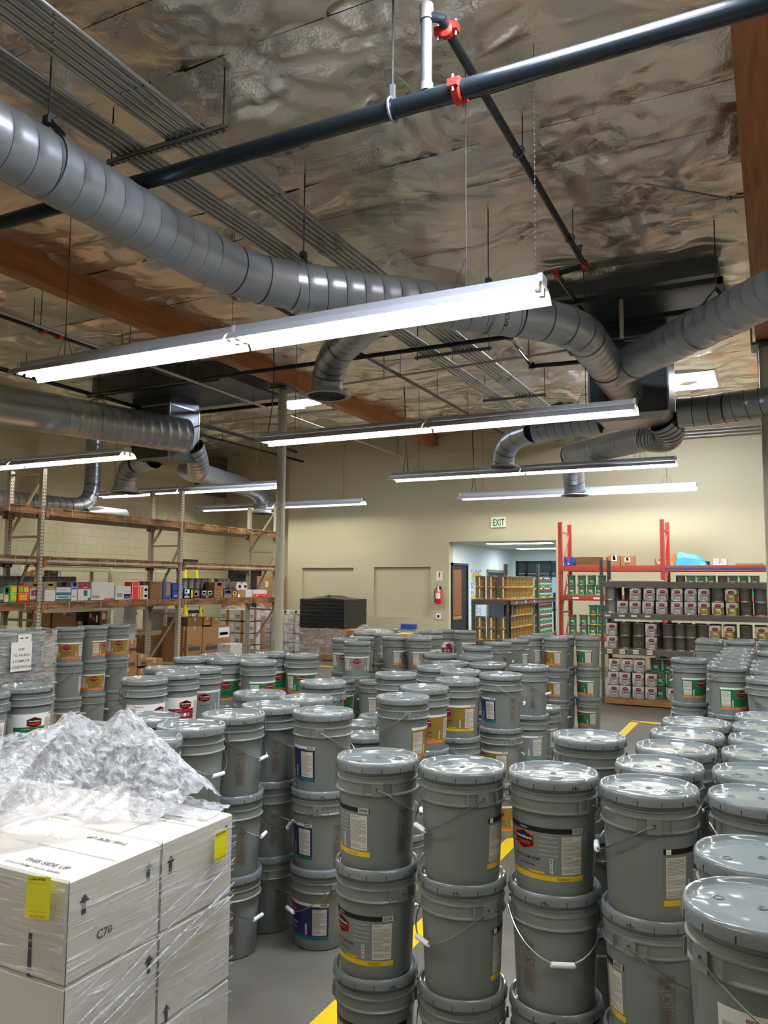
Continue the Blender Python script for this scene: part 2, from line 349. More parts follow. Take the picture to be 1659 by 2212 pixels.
g.box((X0, OY+.05, 2.1), (X1, OY+.07, zt), 'glass_dark'); g.box((X0, OY+.05, zb), (X1, OY+.07, 2.05), 'window_blue'); struct('window_1', g)
# narrow door in the office side wall with the room behind it
a, b = at_x(976, 1221, OX0), at_x(1007, 1222, OX0)
g = G(); g.box((OX0, a.y-.06, 0), (OX0+.04, a.y, a.z+.06), 'dark'); g.box((OX0, b.y, 0), (OX0+.04, b.y+.06, a.z+.06), 'dark'); g.box((OX0, a.y-.06, a.z), (OX0+.04, b.y+.06, a.z+.06), 'dark')
g.box((OX0-.01, a.y, 0), (OX0+.012, b.y, a.z), 'dark_room')
for k in range(46): g.box((OX0+.012, a.y+.02, a.z-.12-.024*k), (OX0+.022, a.y+(b.y-a.y)*.6, a.z-.105-.024*k), 'blind')
g.box((OX0+.012, a.y+.02, .9), (OX0+.02, a.y+(b.y-a.y)*.62, .98), 'wood'); struct('door_2', g)
a, b = at_x(1051, 1230, OX0), at_x(1087, 1232, OX0)
g = G(); g.box((OX0, a.y, 0), (OX0+.03, b.y, a.z), 'grey_cab'); g.box((OX0, a.y+.07, 0), (OX0+.04, b.y-.07, a.z-.07), 'door_dark'); struct('door_3', g)
for i, (px0, px1, py0, py1) in enumerate(((1018, 1040, 1229, 1270), (1018, 1038, 1276, 1330))):
    a, b = at_x(px0, py0, OX0+.01), at_x(px1, py1, OX0+.01); g = G(); g.box((OX0, a.y, b.z), (OX0+.015, b.y, a.z), 'poster'); g.box((OX0+.015, a.y+.05, a.z-.2), (OX0+.018, b.y-.05, a.z-.12), 'yellow')
    tag(ob('poster', g, smooth=False), ('upper' if i == 0 else 'lower')+' pale photo poster on the office side wall', 'poster')
for i, (p, q) in enumerate((((1050, 1173), (1168, 1172)), ((1115, 1184), (1230, 1183)))):
    a = at_z(p[0], p[1], OZ-.012)
    g = G(); L = 1.6 if i == 0 else 1.9
    g.box((a.x, a.y-.1, OZ-.03), (a.x+L, a.y+.3, OZ), 'enamel'); t = thing('ceiling_light', ('nearer' if i == 0 else 'farther')+' long white light panel on the office ceiling', 'ceiling light', (0,0,0)); ob('frame', g, t, False)
    g = G(); g.box((a.x+.03, a.y-.07, OZ-.036), (a.x+L-.03, a.y+.27, OZ-.031), 'office_light'); ob('diffuser', g, t, False)

# glulam beams, columns, skylights
g = G(); g.box((-7.43, YB, 5.08), (-7.23, YW, ZC+.15), 'glulam'); struct('trim_4', g)
g = G(); g.box((-.12, YB, 4.86), (.14, YW, ZC+.15), 'glulam'); struct('trim_5', g)
for k, (x, y, zt) in enumerate(((-7.38, 10.97, 5.0), (-.02, 10.97, 4.8))):
    t = thing('support_column', ('slender cream steel column carrying the left timber beam' if k == 0 else 'cream steel column at the right edge under the right timber beam'), 'column', (x, y, 0))
    g = G(); g.lathe([(.075, .02), (.075, zt)], 'column_paint', 24, cap0=True, cap1=True); ob('shaft', g, t)
    g = G(); g.box((-.15, -.15, 0), (.15, .15, .02), 'column_paint'); ob('base_plate', g, t, False)
    g = G(); zz = zt
    g.box((-.14, -.2, zz), (.2, .2, zz+.03), 'galv_dark'); g.box((-.16, -.2, zz), (-.14, .2, zz+.35), 'column_paint'); ob('beam_saddle', g, t, False)
def skylight(x0, y0, x1, y1, n):
    g = G(); z = ZC-.07
    g.box((x0, y0, z-.02), (x1, y1, z), 'skylight')
    for a, b in (((x0-.04, y0-.04), (x0, y1+.04)), ((x1, y0-.04), (x1+.04, y1+.04)), ((x0, y0-.04), (x1, y0)), ((x0, y1), (x1, y1+.04))): g.box((a[0], a[1], z-.03), (b[0], b[1], z+.3), 'enamel')
    struct('window_%d' % n, g)
skylight(-2.2, 13.9, -.8, 15.1, 2); skylight(-8.85, 12.8, -8.0, 13.5, 3); skylight(-1.5, 2.3, -.2, 3.95, 4)

# painted floor lines
g = G(); e = .0015
for a, c in (((-1.73, 1.4), (-1.63, 10.75)), ((-1.73, 10.7), (-.8, 10.8)), ((-8.9, 14.5), (-6.8, 14.6)), ((-1.7, 6.9), (-1.2, 6.98))): g.box((a[0], a[1], 0), (c[0], c[1], e), 'yellow')
struct('trim_6', g)

# ================================================================== LIGHT FITTINGS
def make_fixture():
    t = thing('fluorescent_fixture', '', 'light fixture', (0,0,0)); L = 2.44
    g = G(); g.box((-L, -.055, 0), (L, .055, .055), 'enamel_grey')
    for x in (-L, -.015, L-.03): g.box((x, -.06, -.01), (x+.03, .06, .06), 'enamel')
    ob('housing', g, t, False)
    for k in (-1, 1):
        for s in (-1, 1):
            g = G(); x0, x1 = (.01, L) if k > 0 else (-L, -.01)
            prof = [(s*.05, .0), (s*.095, -.008), (s*.14, -.034), (s*.172, -.078)]
            for x in (0,):
                for ia, (a, b) in enumerate(zip(prof, prof[1:])):
                    if ia == 0: a = (s*.0562, -.001)          # uplight slot beside the spine, added to brighten the ceiling
                    for dz, m in ((0, 'enamel'), (.002, 'enamel_grey')):
                        P = [(x0, a[0], a[1]+dz), (x1, a[0], a[1]+dz), (x1, b[0], b[1]+dz), (x0, b[0], b[1]+dz)]
                        g.face(P, m)
                g.box((x0, min(prof[-1][0], prof[-1][0]-s*.004), prof[-1][1]-.006), (x1, max(prof[-1][0], prof[-1][0]-s*.004), prof[-1][1]), 'enamel')
            ob('reflector_wing', g, t, True, 50)
            g = G(); g.tube([(x0+.05, s*.05, -.038), (x1-.05, s*.05, -.038)], .0165, 'tube', 12); c = ob('fluorescent_tube', g, t)
            g = G()
            for xx in (x0+.01, x1-.05): g.box((xx, s*.05-.02, -.06), (xx+.035, s*.05+.02, .0), 'white')
            ob('lamp_holder', g, c, False)
    for x in (-1.9, 1.9):
        g = G(); g.tube([(x, 0, .055), (x, 0, ZC-3.69-.02)], .004, 'rod', 5); g.tube([(x-.1, 0, .055), (x, 0, .28), (x+.1, 0, .055)], .003, 'rod', 5); ob('suspension_chain', g, t)
    return t
fx0 = make_fixture(); fz = 3.69; first = True
FX = [(-3.71, 4.87, 'long lit fluorescent fixture nearest the camera, in front of the big duct'),
      (-3.71, 8.64, 'second lit fluorescent fixture from the camera, below the sheet metal plenum'),
      (-3.74, 12.75, 'third lit fluorescent fixture from the camera in the middle row'),
      (-3.74, 16.2, 'farthest fluorescent fixture of the middle row, near the back wall'),
      (-11.05, 8.72, 'lit fluorescent fixture cut by the left edge of the photo'),
      (-11.05, 12.75, 'lit fluorescent fixture crossing behind the left column, nearer of two'),
      (-11.05, 16.25, 'farthest fluorescent fixture of the left row, above the left rack end'),
      (-11.05, 4.87, 'fluorescent fixture of the left row outside the left edge'),  # from here on: unseen fixtures continuing the rows, added to light the room
      (-3.71, 1.1, 'fluorescent fixture of the middle row above the camera'),
      (-3.71, -2.7, 'fluorescent fixture of the middle row behind the camera'),
      (2.9, 1.1, 'fluorescent fixture of the right row beside the camera'),
      (2.9, 4.87, 'fluorescent fixture of the right row, nearer one outside the frame'),
      (2.9, 8.64, 'fluorescent fixture of the right row, middle one outside the frame'),
      (2.9, 12.75, 'fluorescent fixture of the right row, farther one outside the frame'),
      (2.9, 16.2, 'fluorescent fixture of the right row, by the back wall outside the frame')]
for x, y, lab in FX:
    if first: fx0.location = (x, y, fz); fx0['label'] = lab; fx0['group'] = 'fluorescent fixtures hanging in rows'; first = False
    else:
        # grandchildren (lamp holders) are copied under their own tube
        r = fx0.copy(); COL.objects.link(r); r.location = (x, y, fz); r['label'] = lab
        for ch in list(fx0.children):
            c = ch.copy(); COL.objects.link(c); c.parent = r
            for gc in list(ch.children): d = gc.copy(); COL.objects.link(d); d.parent = c

# ================================================================== DUCTWORK
def spiral(g, p0, p1, r, m='galv', pitch=.17, n=32):
    p0, p1 = Vector(p0), Vector(p1); t = (p1-p0); L = t.length; t.normalize()
    u = Vector((0,0,1)) if abs(t.z) < .9 else Vector((1,0,0)); a = u.cross(t).normalized(); b = t.cross(a)
    offs = [0, .010, .018, pitch*.5]; base = len(g.v); ni = int(L/pitch)*4; km = g.mi(m); kb = g.mi('bead')
    def P(i, k):
        s = (i//4)*pitch + offs[i % 4] + pitch*k/n; s = min(max(s, 0), L)
        rr = r + (.0045 if i % 4 in (0, 1) else 0); th = 2*math.pi*k/n
        return tuple(p0+t*s+(a*math.cos(th)+b*math.sin(th))*rr)
    rows = list(range(-4, ni+5))
    for i in rows:
        for k in range(n+1): g.v.append(P(i, k))
    for j in range(len(rows)-1):
        for k in range(n):
            g.f.append((base+j*(n+1)+k, base+j*(n+1)+k+1, base+(j+1)*(n+1)+k+1, base+(j+1)*(n+1)+k)); g.fm.append(kb if rows[j] % 4 == 1 else km)
def gored(g, pts, r, m='galv', n=32, bead=True):
    pts = [Vector(p) for p in pts]; g.tube(pts, r, m, n, cap=False)
    if bead:
        for i in range(len(pts)):
            t = (pts[min(i+1, len(pts)-1)]-pts[max(i-1, 0)]).normalized(); g.tube([pts[i]-t*.006, pts[i]+t*.006], r+.004, 'bead', n, cap=False)
def bez(a, b, c, n=5):
    a, b, c = Vector(a), Vector(b), Vector(c); return [(a*(1-t)**2+b*2*t*(1-t)+c*t*t) for t in [i/n for i in range(n+1)]]
def band(g, p, t, r, w=.05, m='galv', n=32):
    p = Vector(p); t = Vector(t).normalized(); g.tube([p-t*w/2, p+t*w/2], r, m, n, cap=False)
    g.tube([p-t*(w/2+.006), p-t*w/2], r+.006, m, n, cap=False); g.tube([p+t*w/2, p+t*(w/2+.006)], r+.006, m, n, cap=False)
def hanger(parent, x, y, z, r, t=(0, 1, 0)):
    g = G(); g.tube([(x, y, z+r+.1), (x, y, ZC)], .006, 'rod', 6); g.bar((x-.0, y-.0, z+r+.07), (x, y, z+r+.12), .05, .05, 'galv_dark')
    t = Vector(t).normalized(); s = Vector((-t.y, t.x, 0))
    for k in (-1, 1): g.bar(Vector((x, y, z+r+.1)), Vector((x, y, z+r*.75))+s*k*r*.72, .04, .004, 'galv_dark', up=tuple(t))
    ob('hanger_rod', g, parent)
    g = G(); band(g, (x, y, z), t, r+.006, .04); ob('hanger_strap', g, parent)
rd = .205; zd = 4.33
d = thing('supply_duct', 'large round spiral duct running from the upper left corner to the plenum', 'duct', (-3.97, 5, zd))
dd = lambda *p: [Vector(q)-Vector((-3.97, 5, zd)) for q in p]
P = lambda x, y, z=zd: Vector((x, y, z))-Vector((-3.97, 5, zd))
g = G(); spiral(g, P(-4.02, -2), P(-3.97, 4.75), rd); ob('straight_section', g, d)
g = G(); gored(g, bez(P(-3.97, 4.75), P(-3.97, 5.25), P(-3.68, 5.58), 3), rd); band(g, P(-3.9, 5.2)+Vector((-.03, .03, 0)), (.35, 1, 0), rd+.006, .06); ob('elbow', g, d)
g = G(); spiral(g, P(-3.68, 5.58), P(-2.15, 7.14), rd); ob('straight_section', g, d)
g = G(); gored(g, bez(P(-2.15, 7.14), P(-1.7, 7.6), P(-1.69, 8.1), 4), rd); ob('elbow', g, d)
g = G(); spiral(g, P(-1.69, 8.1), P(-1.7, 9.25), rd); ob('straight_section', g, d)
g = G(); gored(g, bez(P(-1.7, 9.25), P(-1.69, 9.7), P(-1.67, 10.52, 4.28), 5), rd+.012); ob('wye_branch', g, d)
# handwriting on the duct near the bend
g = G(); c = P(-2.42, 6.87); tt = Vector((1, 1.02, 0)).normalized(); sd = Vector((tt.y, -tt.x, 0))
def ductfn(u, v, lift=0):
    a = v/rd-.30; return c + tt*u + (sd*math.cos(a)+Vector((0,0,1))*math.sin(a))*(rd+.004+lift)
Art(g, ductfn).text('DUNN', .22, 0.0, .085, 'black', 0, align='CENTER', rot=R(90)); ob('handwritten_mark', g, d, False)
for x, y, t in ((-3.98, 3.25, (0, 1, 0)), (-3.62, 5.66, (1, 1, 0)), (-2.35, 6.93, (1, 1, 0))):
    hanger(d, *(P(x, y)[:2]), 0, rd, t)
# rods must reach the roof: rebuilt relative height
for c_ in d.children:
    if c_.name.startswith('hanger_rod'):
        for v in c_.data.vertices:
            if v.co.z > .9: v.co.z = ZC-zd-.03
# branch with round diffuser
b = thing('duct_diffuser', 'round ceiling diffuser on a short branch hanging under the big duct, centre', 'air diffuser', (-4.6, 7.75, 3.92), group='round diffusers on duct drops')
Q = lambda x, y, z: Vector((x+4.6, y-7.75, z-3.92))
g = G(); spiral(g, Q(-3.1, 6.25, 4.33), Q(-4.1, 7.25, 4.33), .18); ob('branch_pipe', g, b)
g = G(); gored(g, bez(Q(-4.1, 7.25, 4.33), Q(-4.6, 7.75, 4.36), Q(-4.6, 7.75, 4.0), 4), .18); ob('elbow', g, b)
def diffuser(parent, r):
    g = G(); g.lathe([(r*.66, .1), (r*.68, .03), (r, .012), (r, 0), (r*.97, -.004), (r*.82, .0)], 'enamel_grey', 36); ob('collar', g, parent)
    g = G()
    for k in range(6): rr = r*(.80-.13*k); g.lathe([(rr, .002), (rr-.007, -.006), (rr-.012, .012)], 'galv_dark', 36)
    g.lathe([(.001, .014), (r*.82, .014)], 'hole', 36); ob('louvre_rings', g, parent)
diffuser(b, .275)
# right arm of the wye
d2 = thing('supply_duct', 'round spiral duct coming in from the right edge to the plenum', 'duct', (-.5, 8.2, zd))
P2 = lambda x, y, z=zd: Vector((x+.5, y-8.2, z-zd))
g = G(); spiral(g, P2(2.6, 4.48), P2(-1.35, 9.2), rd); ob('straight_section', g, d2)
g = G(); gored(g, [P2(-1.35, 9.2), P2(-1.62, 9.52)], rd); ob('collar', g, d2)
g = G(); band(g, P2(-.62, 8.33), (-1, 1.19, 0), rd+.006, .07); ob('joint_band', g, d2)
x, y, _ = P2(-.42, 8.09); g = G(); g.tube([(x, y, .3), (x, y, ZC-zd-.03)], .006, 'rod', 6)
for k in (-1, 1): g.bar((x, y, .32), (x+.12*k, y+.1*k, .14), .05, .005, 'galv_dark')
ob('hanger_rod', g, d2)
# plenum box
pb = thing('plenum_box', 'folded sheet metal plenum box where the round ducts meet, right of centre', 'duct box', (-1.65, 10.9, 4.0))
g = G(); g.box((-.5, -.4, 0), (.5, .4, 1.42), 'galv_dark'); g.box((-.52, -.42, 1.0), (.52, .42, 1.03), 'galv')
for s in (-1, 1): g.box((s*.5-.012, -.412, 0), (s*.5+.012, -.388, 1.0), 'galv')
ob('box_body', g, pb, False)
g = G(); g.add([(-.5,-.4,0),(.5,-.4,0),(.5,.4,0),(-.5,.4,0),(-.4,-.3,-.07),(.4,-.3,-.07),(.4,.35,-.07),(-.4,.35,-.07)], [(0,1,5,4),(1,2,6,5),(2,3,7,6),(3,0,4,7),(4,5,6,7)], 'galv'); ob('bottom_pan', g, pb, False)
g = G(); cx, cy, cz = .05, -.2, .3
g.face([(-.5,-.4,.75),(-.35,-.4,.9),(-.42,-.43,.8)], 'orange'); ob('orange_tag', g, pb, False)
ru = thing('roof_unit_base', 'dark sheet metal base of the rooftop unit above the right plenum', 'duct box', (-1.55, 10.4, 4.9))
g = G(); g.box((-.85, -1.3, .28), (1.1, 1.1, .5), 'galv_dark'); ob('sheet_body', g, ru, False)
g = G()
for a, c in (((-.95, -1.5, .1), (1.15, -1.44, .16)), ((-.95, -.6, .1), (1.15, -.54, .16)), ((1.1, -1.5, .1), (1.16, .6, .16)), ((-.95, -1.5, .1), (-.89, .6, .16))): g.box(a, c, 'dark')
ob('support_frame', g, ru, False)
g = G(); g.tube([(.0, -.9, -.2), (.0, -.9, .45)], .025, 'pvc', 10); ob('drain_pipe', g, ru)
# right outlet
o3 = thing('outlet_duct', 'round duct leaving the right plenum towards the right column', 'duct', (-1.1, 11.15, 4.08))
g = G(); gored(g, [(0,0,0), (.2, 0, 0), (.42, -.03, 0), (.6, -.08, 0)], .2); spiral(g, (.6, -.08, 0), (3.2, -.6, 0), .2); ob('pipe', g, o3)
g = G(); g.tube([(1.3, -.22, .2), (1.3, -.22, 1.3)], .006, 'rod', 6); g.bar((1.3, -.22, .2), (1.3, -.22, .45), .05, .03, 'galv_dark'); band(g, (1.3, -.22, 0), (1, -.2, 0), .206, .04); ob('hanger_rod', g, o3)
def drop(label, p, r, dr, path, spiral_to=None, cat='air diffuser'):
    """path: world points of the feeding duct, ending above the diffuser at p"""
    t = thing('duct_diffuser', label, cat, p, group='round diffusers on duct drops'); W = lambda q: Vector(q)-Vector(p)
    if spiral_to: 
        g = G(); spiral(g, W(spiral_to[0]), W(spiral_to[1]), r, pitch=.12, n=28); ob('branch_pipe', g, t)
    g = G(); gored(g, [W(q) for q in path], r, n=28); ob('elbow', g, t); diffuser(t, dr); return t
drop('small round diffuser under the second fixture, left of the right plenum', (-3.75, 11.75, 3.58), .17, .25, bez((-3.05, 11.0, 3.97), (-3.75, 11.75, 4.05), (-3.75, 11.75, 3.66), 4), ((-2.1, 10.95, 4.02), (-3.05, 11.0, 3.97)))
t5 = drop('farthest round diffuser hanging in front of the fourth fixture', (-3.35, 14.9, 3.44), .2, .27, bez((-3.05, 13.4, 3.98), (-3.4, 14.9, 4.1), (-3.35, 14.9, 3.52), 5), ((-1.55, 11.75, 3.9), (-3.05, 13.4, 3.98)))
g = G(); gored(g, [Vector(q)-Vector((-3.35, 14.9, 3.44)) for q in bez((-1.3, 11.2, 4.0), (-1.1, 11.45, 3.72), (-1.6, 11.8, 3.9), 14)], .2, n=28); ob('flexible_elbow', g, t5)

# left air system
l1 = thing('supply_duct', 'widest round duct entering from the left edge below the timber beam', 'duct', (-9.8, 9.5, 4.4))
a, c = at_z(0, 875, 4.4), at_z(346, 933, 4.4); dr_ = (c-a).normalized(); W = lambda q: Vector(q)-Vector((-9.8, 9.5, 4.4))
g = G(); spiral(g, W(c-dr_*1.9), W(c+dr_*.5), .31, pitch=.18); ob('straight_section', g, l1)
g = G(); g.tube([W(c-dr_*5.5), W(c-dr_*1.9)], .315, 'galv', 36, cap=False); band(g, W(c-dr_*3.1), dr_, .32, .09); band(g, W(c-dr_*1.9), dr_, .32, .09); ob('plain_section', g, l1)
q = W(c-dr_*1.2); g = G(); g.tube([q+Vector((0, 0, .3)), q+Vector((0, 0, 1.0))], .006, 'rod', 6); g.bar(q+Vector((0, 0, .42)), q+Vector((.2, .1, .24)), .05, .005, 'galv_dark'); g.bar(q+Vector((0, 0, .42)), q+Vector((-.2, -.1, .24)), .05, .005, 'galv_dark'); ob('hanger_rod', g, l1)
l2 = thing('plenum_box', 'folded sheet metal plenum box above the left rack', 'duct box', (-10.15, 11.2, 4.0))
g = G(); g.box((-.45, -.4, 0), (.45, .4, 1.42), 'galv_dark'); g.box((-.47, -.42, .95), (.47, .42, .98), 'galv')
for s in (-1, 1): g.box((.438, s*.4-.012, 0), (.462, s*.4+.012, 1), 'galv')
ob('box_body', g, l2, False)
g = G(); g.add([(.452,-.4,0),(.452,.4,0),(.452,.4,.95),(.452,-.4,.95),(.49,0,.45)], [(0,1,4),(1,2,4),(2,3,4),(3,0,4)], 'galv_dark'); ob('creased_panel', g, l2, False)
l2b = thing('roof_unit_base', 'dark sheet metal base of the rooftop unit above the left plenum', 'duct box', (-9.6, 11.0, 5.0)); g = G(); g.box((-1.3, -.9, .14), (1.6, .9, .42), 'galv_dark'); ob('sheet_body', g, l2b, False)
for a_, c_ in (((-1.3, -1.0, .02), (1.6, -.95, .08)), ((-1.3, .9, .02), (1.6, .95, .08))):
    g = G(); g.box(a_, c_, 'dark'); ob('support_rail', g, l2b, False)
drop('round diffuser beside the left plenum above the rack uprights', (-11.6, 11.7, 3.52), .2, .36, bez((-11.0, 11.4, 4.05), (-11.6, 11.7, 4.12), (-11.6, 11.7, 3.6), 4), ((-10.5, 11.3, 4.1), (-11.0, 11.4, 4.05)))
t6 = drop('round diffuser beside the left column above the rack end', (-11.4, 16.1, 3.46), .21, .36, bez((-11.2, 15.2, 4.0), (-11.4, 16.2, 4.05), (-11.4, 16.1, 3.55), 5), ((-10.55, 12.3, 4.02), (-11.2, 15.2, 4.0)))
g = G(); gored(g, [Vector(q)-Vector((-11.4, 16.1, 3.46)) for q in bez((-9.75, 11.5, 4.3), (-9.9, 12.1, 3.75), (-10.55, 12.3, 4.02), 14)], .21, n=28); ob('flexible_elbow', g, t6)
l3 = thing('drop_duct', 'round duct dropping along the left wall and bending towards the camera', 'duct', (-12.8, 11.97, 3.3))
g = G(); spiral(g, (0,0,.45), (0, 0, 2.1), .16, pitch=.16, n=24); ob('riser', g, l3)
g = G(); gored(g, bez((0,0,.45), (0, 0, -.02), (0, -.6, -.02), 4), .16, n=24); ob('elbow', g, l3)
g = G(); spiral(g, (0, -.6, -.02), (0, -4.6, -.06), .16, pitch=.16, n=24); ob('straight_section', g, l3)
g = G(); g.tube([(.05, .9, -.1), (.05, .2, -.1), (.05, -.2, -.15)], .13, 'galv', 20); ob('side_branch', g, l3)

# ================================================================== PIPES AND CONDUITS
def coupling(p, t, r, parent, lab=None):
    g = G(); p = Vector(p); t = Vector(t).normalized(); g.tube([p-t*.028, p-t*.02, p+t*.02, p+t*.028], [r+.008, r+.02, r+.02, r+.008], 'coupling', 20)
    u = Vector((0,0,1)) if abs(t.z) < .9 else Vector((1,0,0)); s = u.cross(t).normalized()
    for k in (-1, 1):
        c = p+s*k*(r+.028); g.bar(c-t*.03, c+t*.03, .03, .045, 'coupling'); g.tube([c-u*.05, c+u*.05], .008, 'galv', 8)
    return ob('grooved_coupling', g, parent)
mp = thing('sprinkler_main', 'thick black sprinkler main crossing the top of the photo', 'pipe', (0, 4.07, 4.62))
g = G(); g.tube([(-11, 0, 0), (4, 0, 0)], .057, 'black_pipe', 24); ob('pipe', g, mp)
g = G()
coupling((-1.56, 0, 0), (1, 0, 0), .057, mp)
g = G(); x = at_y(848, 215, 4.07).x; g.tube([(x, 0, .1), (x, 0, .78)], .006, 'rod', 6)
pts = [(x, .07*math.sin(a), .07*math.cos(a)+.0) for a in [i*math.pi/8 for i in range(17)]]; g.tube(pts, .009, 'galv', 6); g.bar((x, 0, .06), (x, 0, .16), .03, .02, 'galv'); ob('loop_hanger', g, mp)
g = G(); x = -1.76; g.tube([(x, 0, .05), (x, 0, .1)], .04, 'dusty_pipe', 16); g.tube([(x, 0, .1), (x, 0, .52)], .033, 'galv', 16); g.tube([(x, 0, .5), (x, 0, .6)], .042, 'dusty_pipe', 16); ob('riser_nipple', g, mp)
br = thing('sprinkler_branch', 'black branch pipe running back from the main with red couplings', 'pipe', (-1.67, 4.07, 5.1))
g = G(); g.tube([(-.09, 0, .05), (.0, .02, .02), (.0, .2, .0), (-.01, 4.0, 0)], .03, 'black_pipe', 14); ob('pipe', g, br)
coupling((0, .1, 0), (0, 1, 0), .03, br); coupling((-.01, 3.98, 0), (1, 0, -.1), .03, br); coupling((-.3, 4.0, -.05), (1, 0, -.1), .03, br)
g = G(); g.tube([(-.01, 4.0, 0), (-.3, 4.0, -.05)], .028, 'black_pipe', 12); g.tube([(-.3, 4.0, -.05), (-.32, 8.8, -.08)], .028, 'black_pipe', 12); ob('offset_pipe', g, br)
g = G()
for y in (.75, 3.75): g.tube([(-.0, y, .03), (-.0, y, .1)], .016, 'dusty_pipe', 8); g.lathe([(.03, .0), (.03, .006)], 'dusty_pipe', 12, (0, y, .1), True, True)
ob('sprinkler_head', g, br)
g = G()
for y in (1.6, 3.3): g.tube([(.03, y, -.04), (.03, y, .3)], .005, 'rod', 5); g.tube([(.045*math.cos(a), y, .045*math.sin(a)) for a in [i*math.pi/8 for i in range(17)]], .005, 'rod', 5)
ob('hanger_ring', g, br)
def pipe_run(name, label, pts, r, m, heads=0, hang=1.5, cpl=(), cat='pipe'):
    p0 = Vector(pts[0]); t = thing(name, label, cat, p0); loc = [Vector(q)-p0 for q in pts]
    g = G(); g.tube(loc, r, m, 12)
    if len(loc) > 2:
        for q in loc[1:-1]: g.lathe([(r+.012, -r-.012), (r+.012, r+.012)], m, 12, q, True, True)
    ob('pipe', g, t); L = (loc[-1]-loc[0]).length; 
    if hang:
        g = G(); k = 1; 
        while k*hang < L:
            q = loc[0]+(loc[-1]-loc[0])*(k*hang/L) if len(loc) == 2 else None
            if q is not None and ZC-(q+p0).z > .12: g.tube([q+Vector((0,0,r)), Vector((q.x, q.y, ZC-p0.z-.02))], .005, 'rod', 5); g.tube([q-Vector((0, 0, r+.008)), q+Vector((0,0,r+.01))], r*.5, 'rod', 5)
            k += 1
        if g.v: ob('hanger_rod', g, t)
    for q in cpl: coupling(Vector(q)-p0, loc[1]-loc[0], r, t)
    return t
pipe_run('sprinkler_branch', 'thin black pipe running back behind the big elbow branch', [(-5.1, 6.3, 4.96), (-5.1, 17.3, 4.96)], .024, 'black_pipe', cpl=[(-5.1, 6.6, 4.96)])
pipe_run('sprinkler_branch', 'thin black pipe with two red couplings left of the timber beam', [(-8.3, 5.2, 4.95), (-8.3, 11.2, 4.95)], .024, 'black_pipe', cpl=[(-8.3, 6.85, 4.95), (-8.3, 7.1, 4.95)])
pipe_run('sprinkler_branch', 'black pipe leading back to the left corner above the left plenum', [(-10.4, 6.8, 4.95), (-10.4, 16.1, 4.95)], .035, 'black_pipe')
pipe_run('sprinkler_branch', 'lower black pipe beside it ending at the alcove wall', [(-11.1, 12.6, 4.95), (-11.1, 17.8, 4.95)], .028, 'black_pipe')
pipe_run('sprinkler_cross_main', 'black pipe crossing from the left plenum behind the centre diffuser', [(-10.4, 9.55, 4.93), (-2.95, 9.55, 4.93), (-3.05, 10.9, 4.9), (-2.2, 11.0, 4.9)], .032, 'black_pipe')
pipe_run('water_pipe', 'long thin white pipe running back left of the timber beam', [(-7.9, 5.0, 4.85), (-8.1, 17.4, 4.85)], .02, 'pvc')
pipe_run('water_pipe', 'thin pale pipe crossing the ceiling behind the centre diffuser', [(-6.6, 10.95, 4.97), (-1.5, 10.5, 4.97)], .018, 'pvc', hang=1.2)
pipe_run('drain_pipe', 'short pale pipe running from the left plenum across the left column', [(-10.0, 11.65, 4.72), (-6.6, 11.5, 4.72)], .016, 'pvc', hang=1.1)
pipe_run('electrical_conduit', 'thin bent conduit across the foil beside the right timber beam', [(-.9, 6.9, 5.25), (-.25, 7.35, 5.18), (.1, 7.4, 5.18)], .01, 'conduit', hang=0)
pipe_run('electrical_conduit', 'thin conduit on the foil near the top edge', [(-1.1, 4.1, 5.3), (-.35, 4.6, 5.3)], .012, 'conduit', hang=0)
for k in range(3):
    pipe_run('electrical_conduit', ('top', 'middle', 'lowest')[k]+' of the three conduits along the top of the back wall', [(-3.3, 17.4, 5.0-.07*k), (1.5, 17.4, 5.0-.07*k)], .015, 'conduit', hang=0)
pipe_run('electrical_conduit', 'thin painted conduit bent across the back wall under the roof', [(-8.3, 17.46, 5.35), (-8.3, 17.46, 4.86), (-3.4, 17.46, 5.08)], .01, 'wall', hang=0)
gk = 0
for k in range(11):
    if k < 6: x = -3.56-.062*k; lab = '%s conduit from the right in the upper bundle across the ceiling' % ('first', 'second', 'third', 'fourth', 'fifth', 'sixth')[k]
    else: x = -4.12-.058*(k-6); lab = '%s conduit from the right in the narrow bundle beside the beam' % ('first', 'second', 'third', 'fourth', 'fifth')[k-6]
    t = thing('electrical_conduit', lab, 'conduit', (x, 4, 4.985), group='parallel ceiling conduits'); g = G()
    g.tube([(0, -4.5, 0), (0, 13.4, 0)], .017, 'conduit', 10); ob('tubing', g, t); g = G()
    for y in (2.1+.12*(k % 3), 7.6+.1*(k % 3)): g.tube([(0, y, 0), (0, y+.09, 0)], .023, 'conduit', 10)
    ob('tube_fitting', g, t)
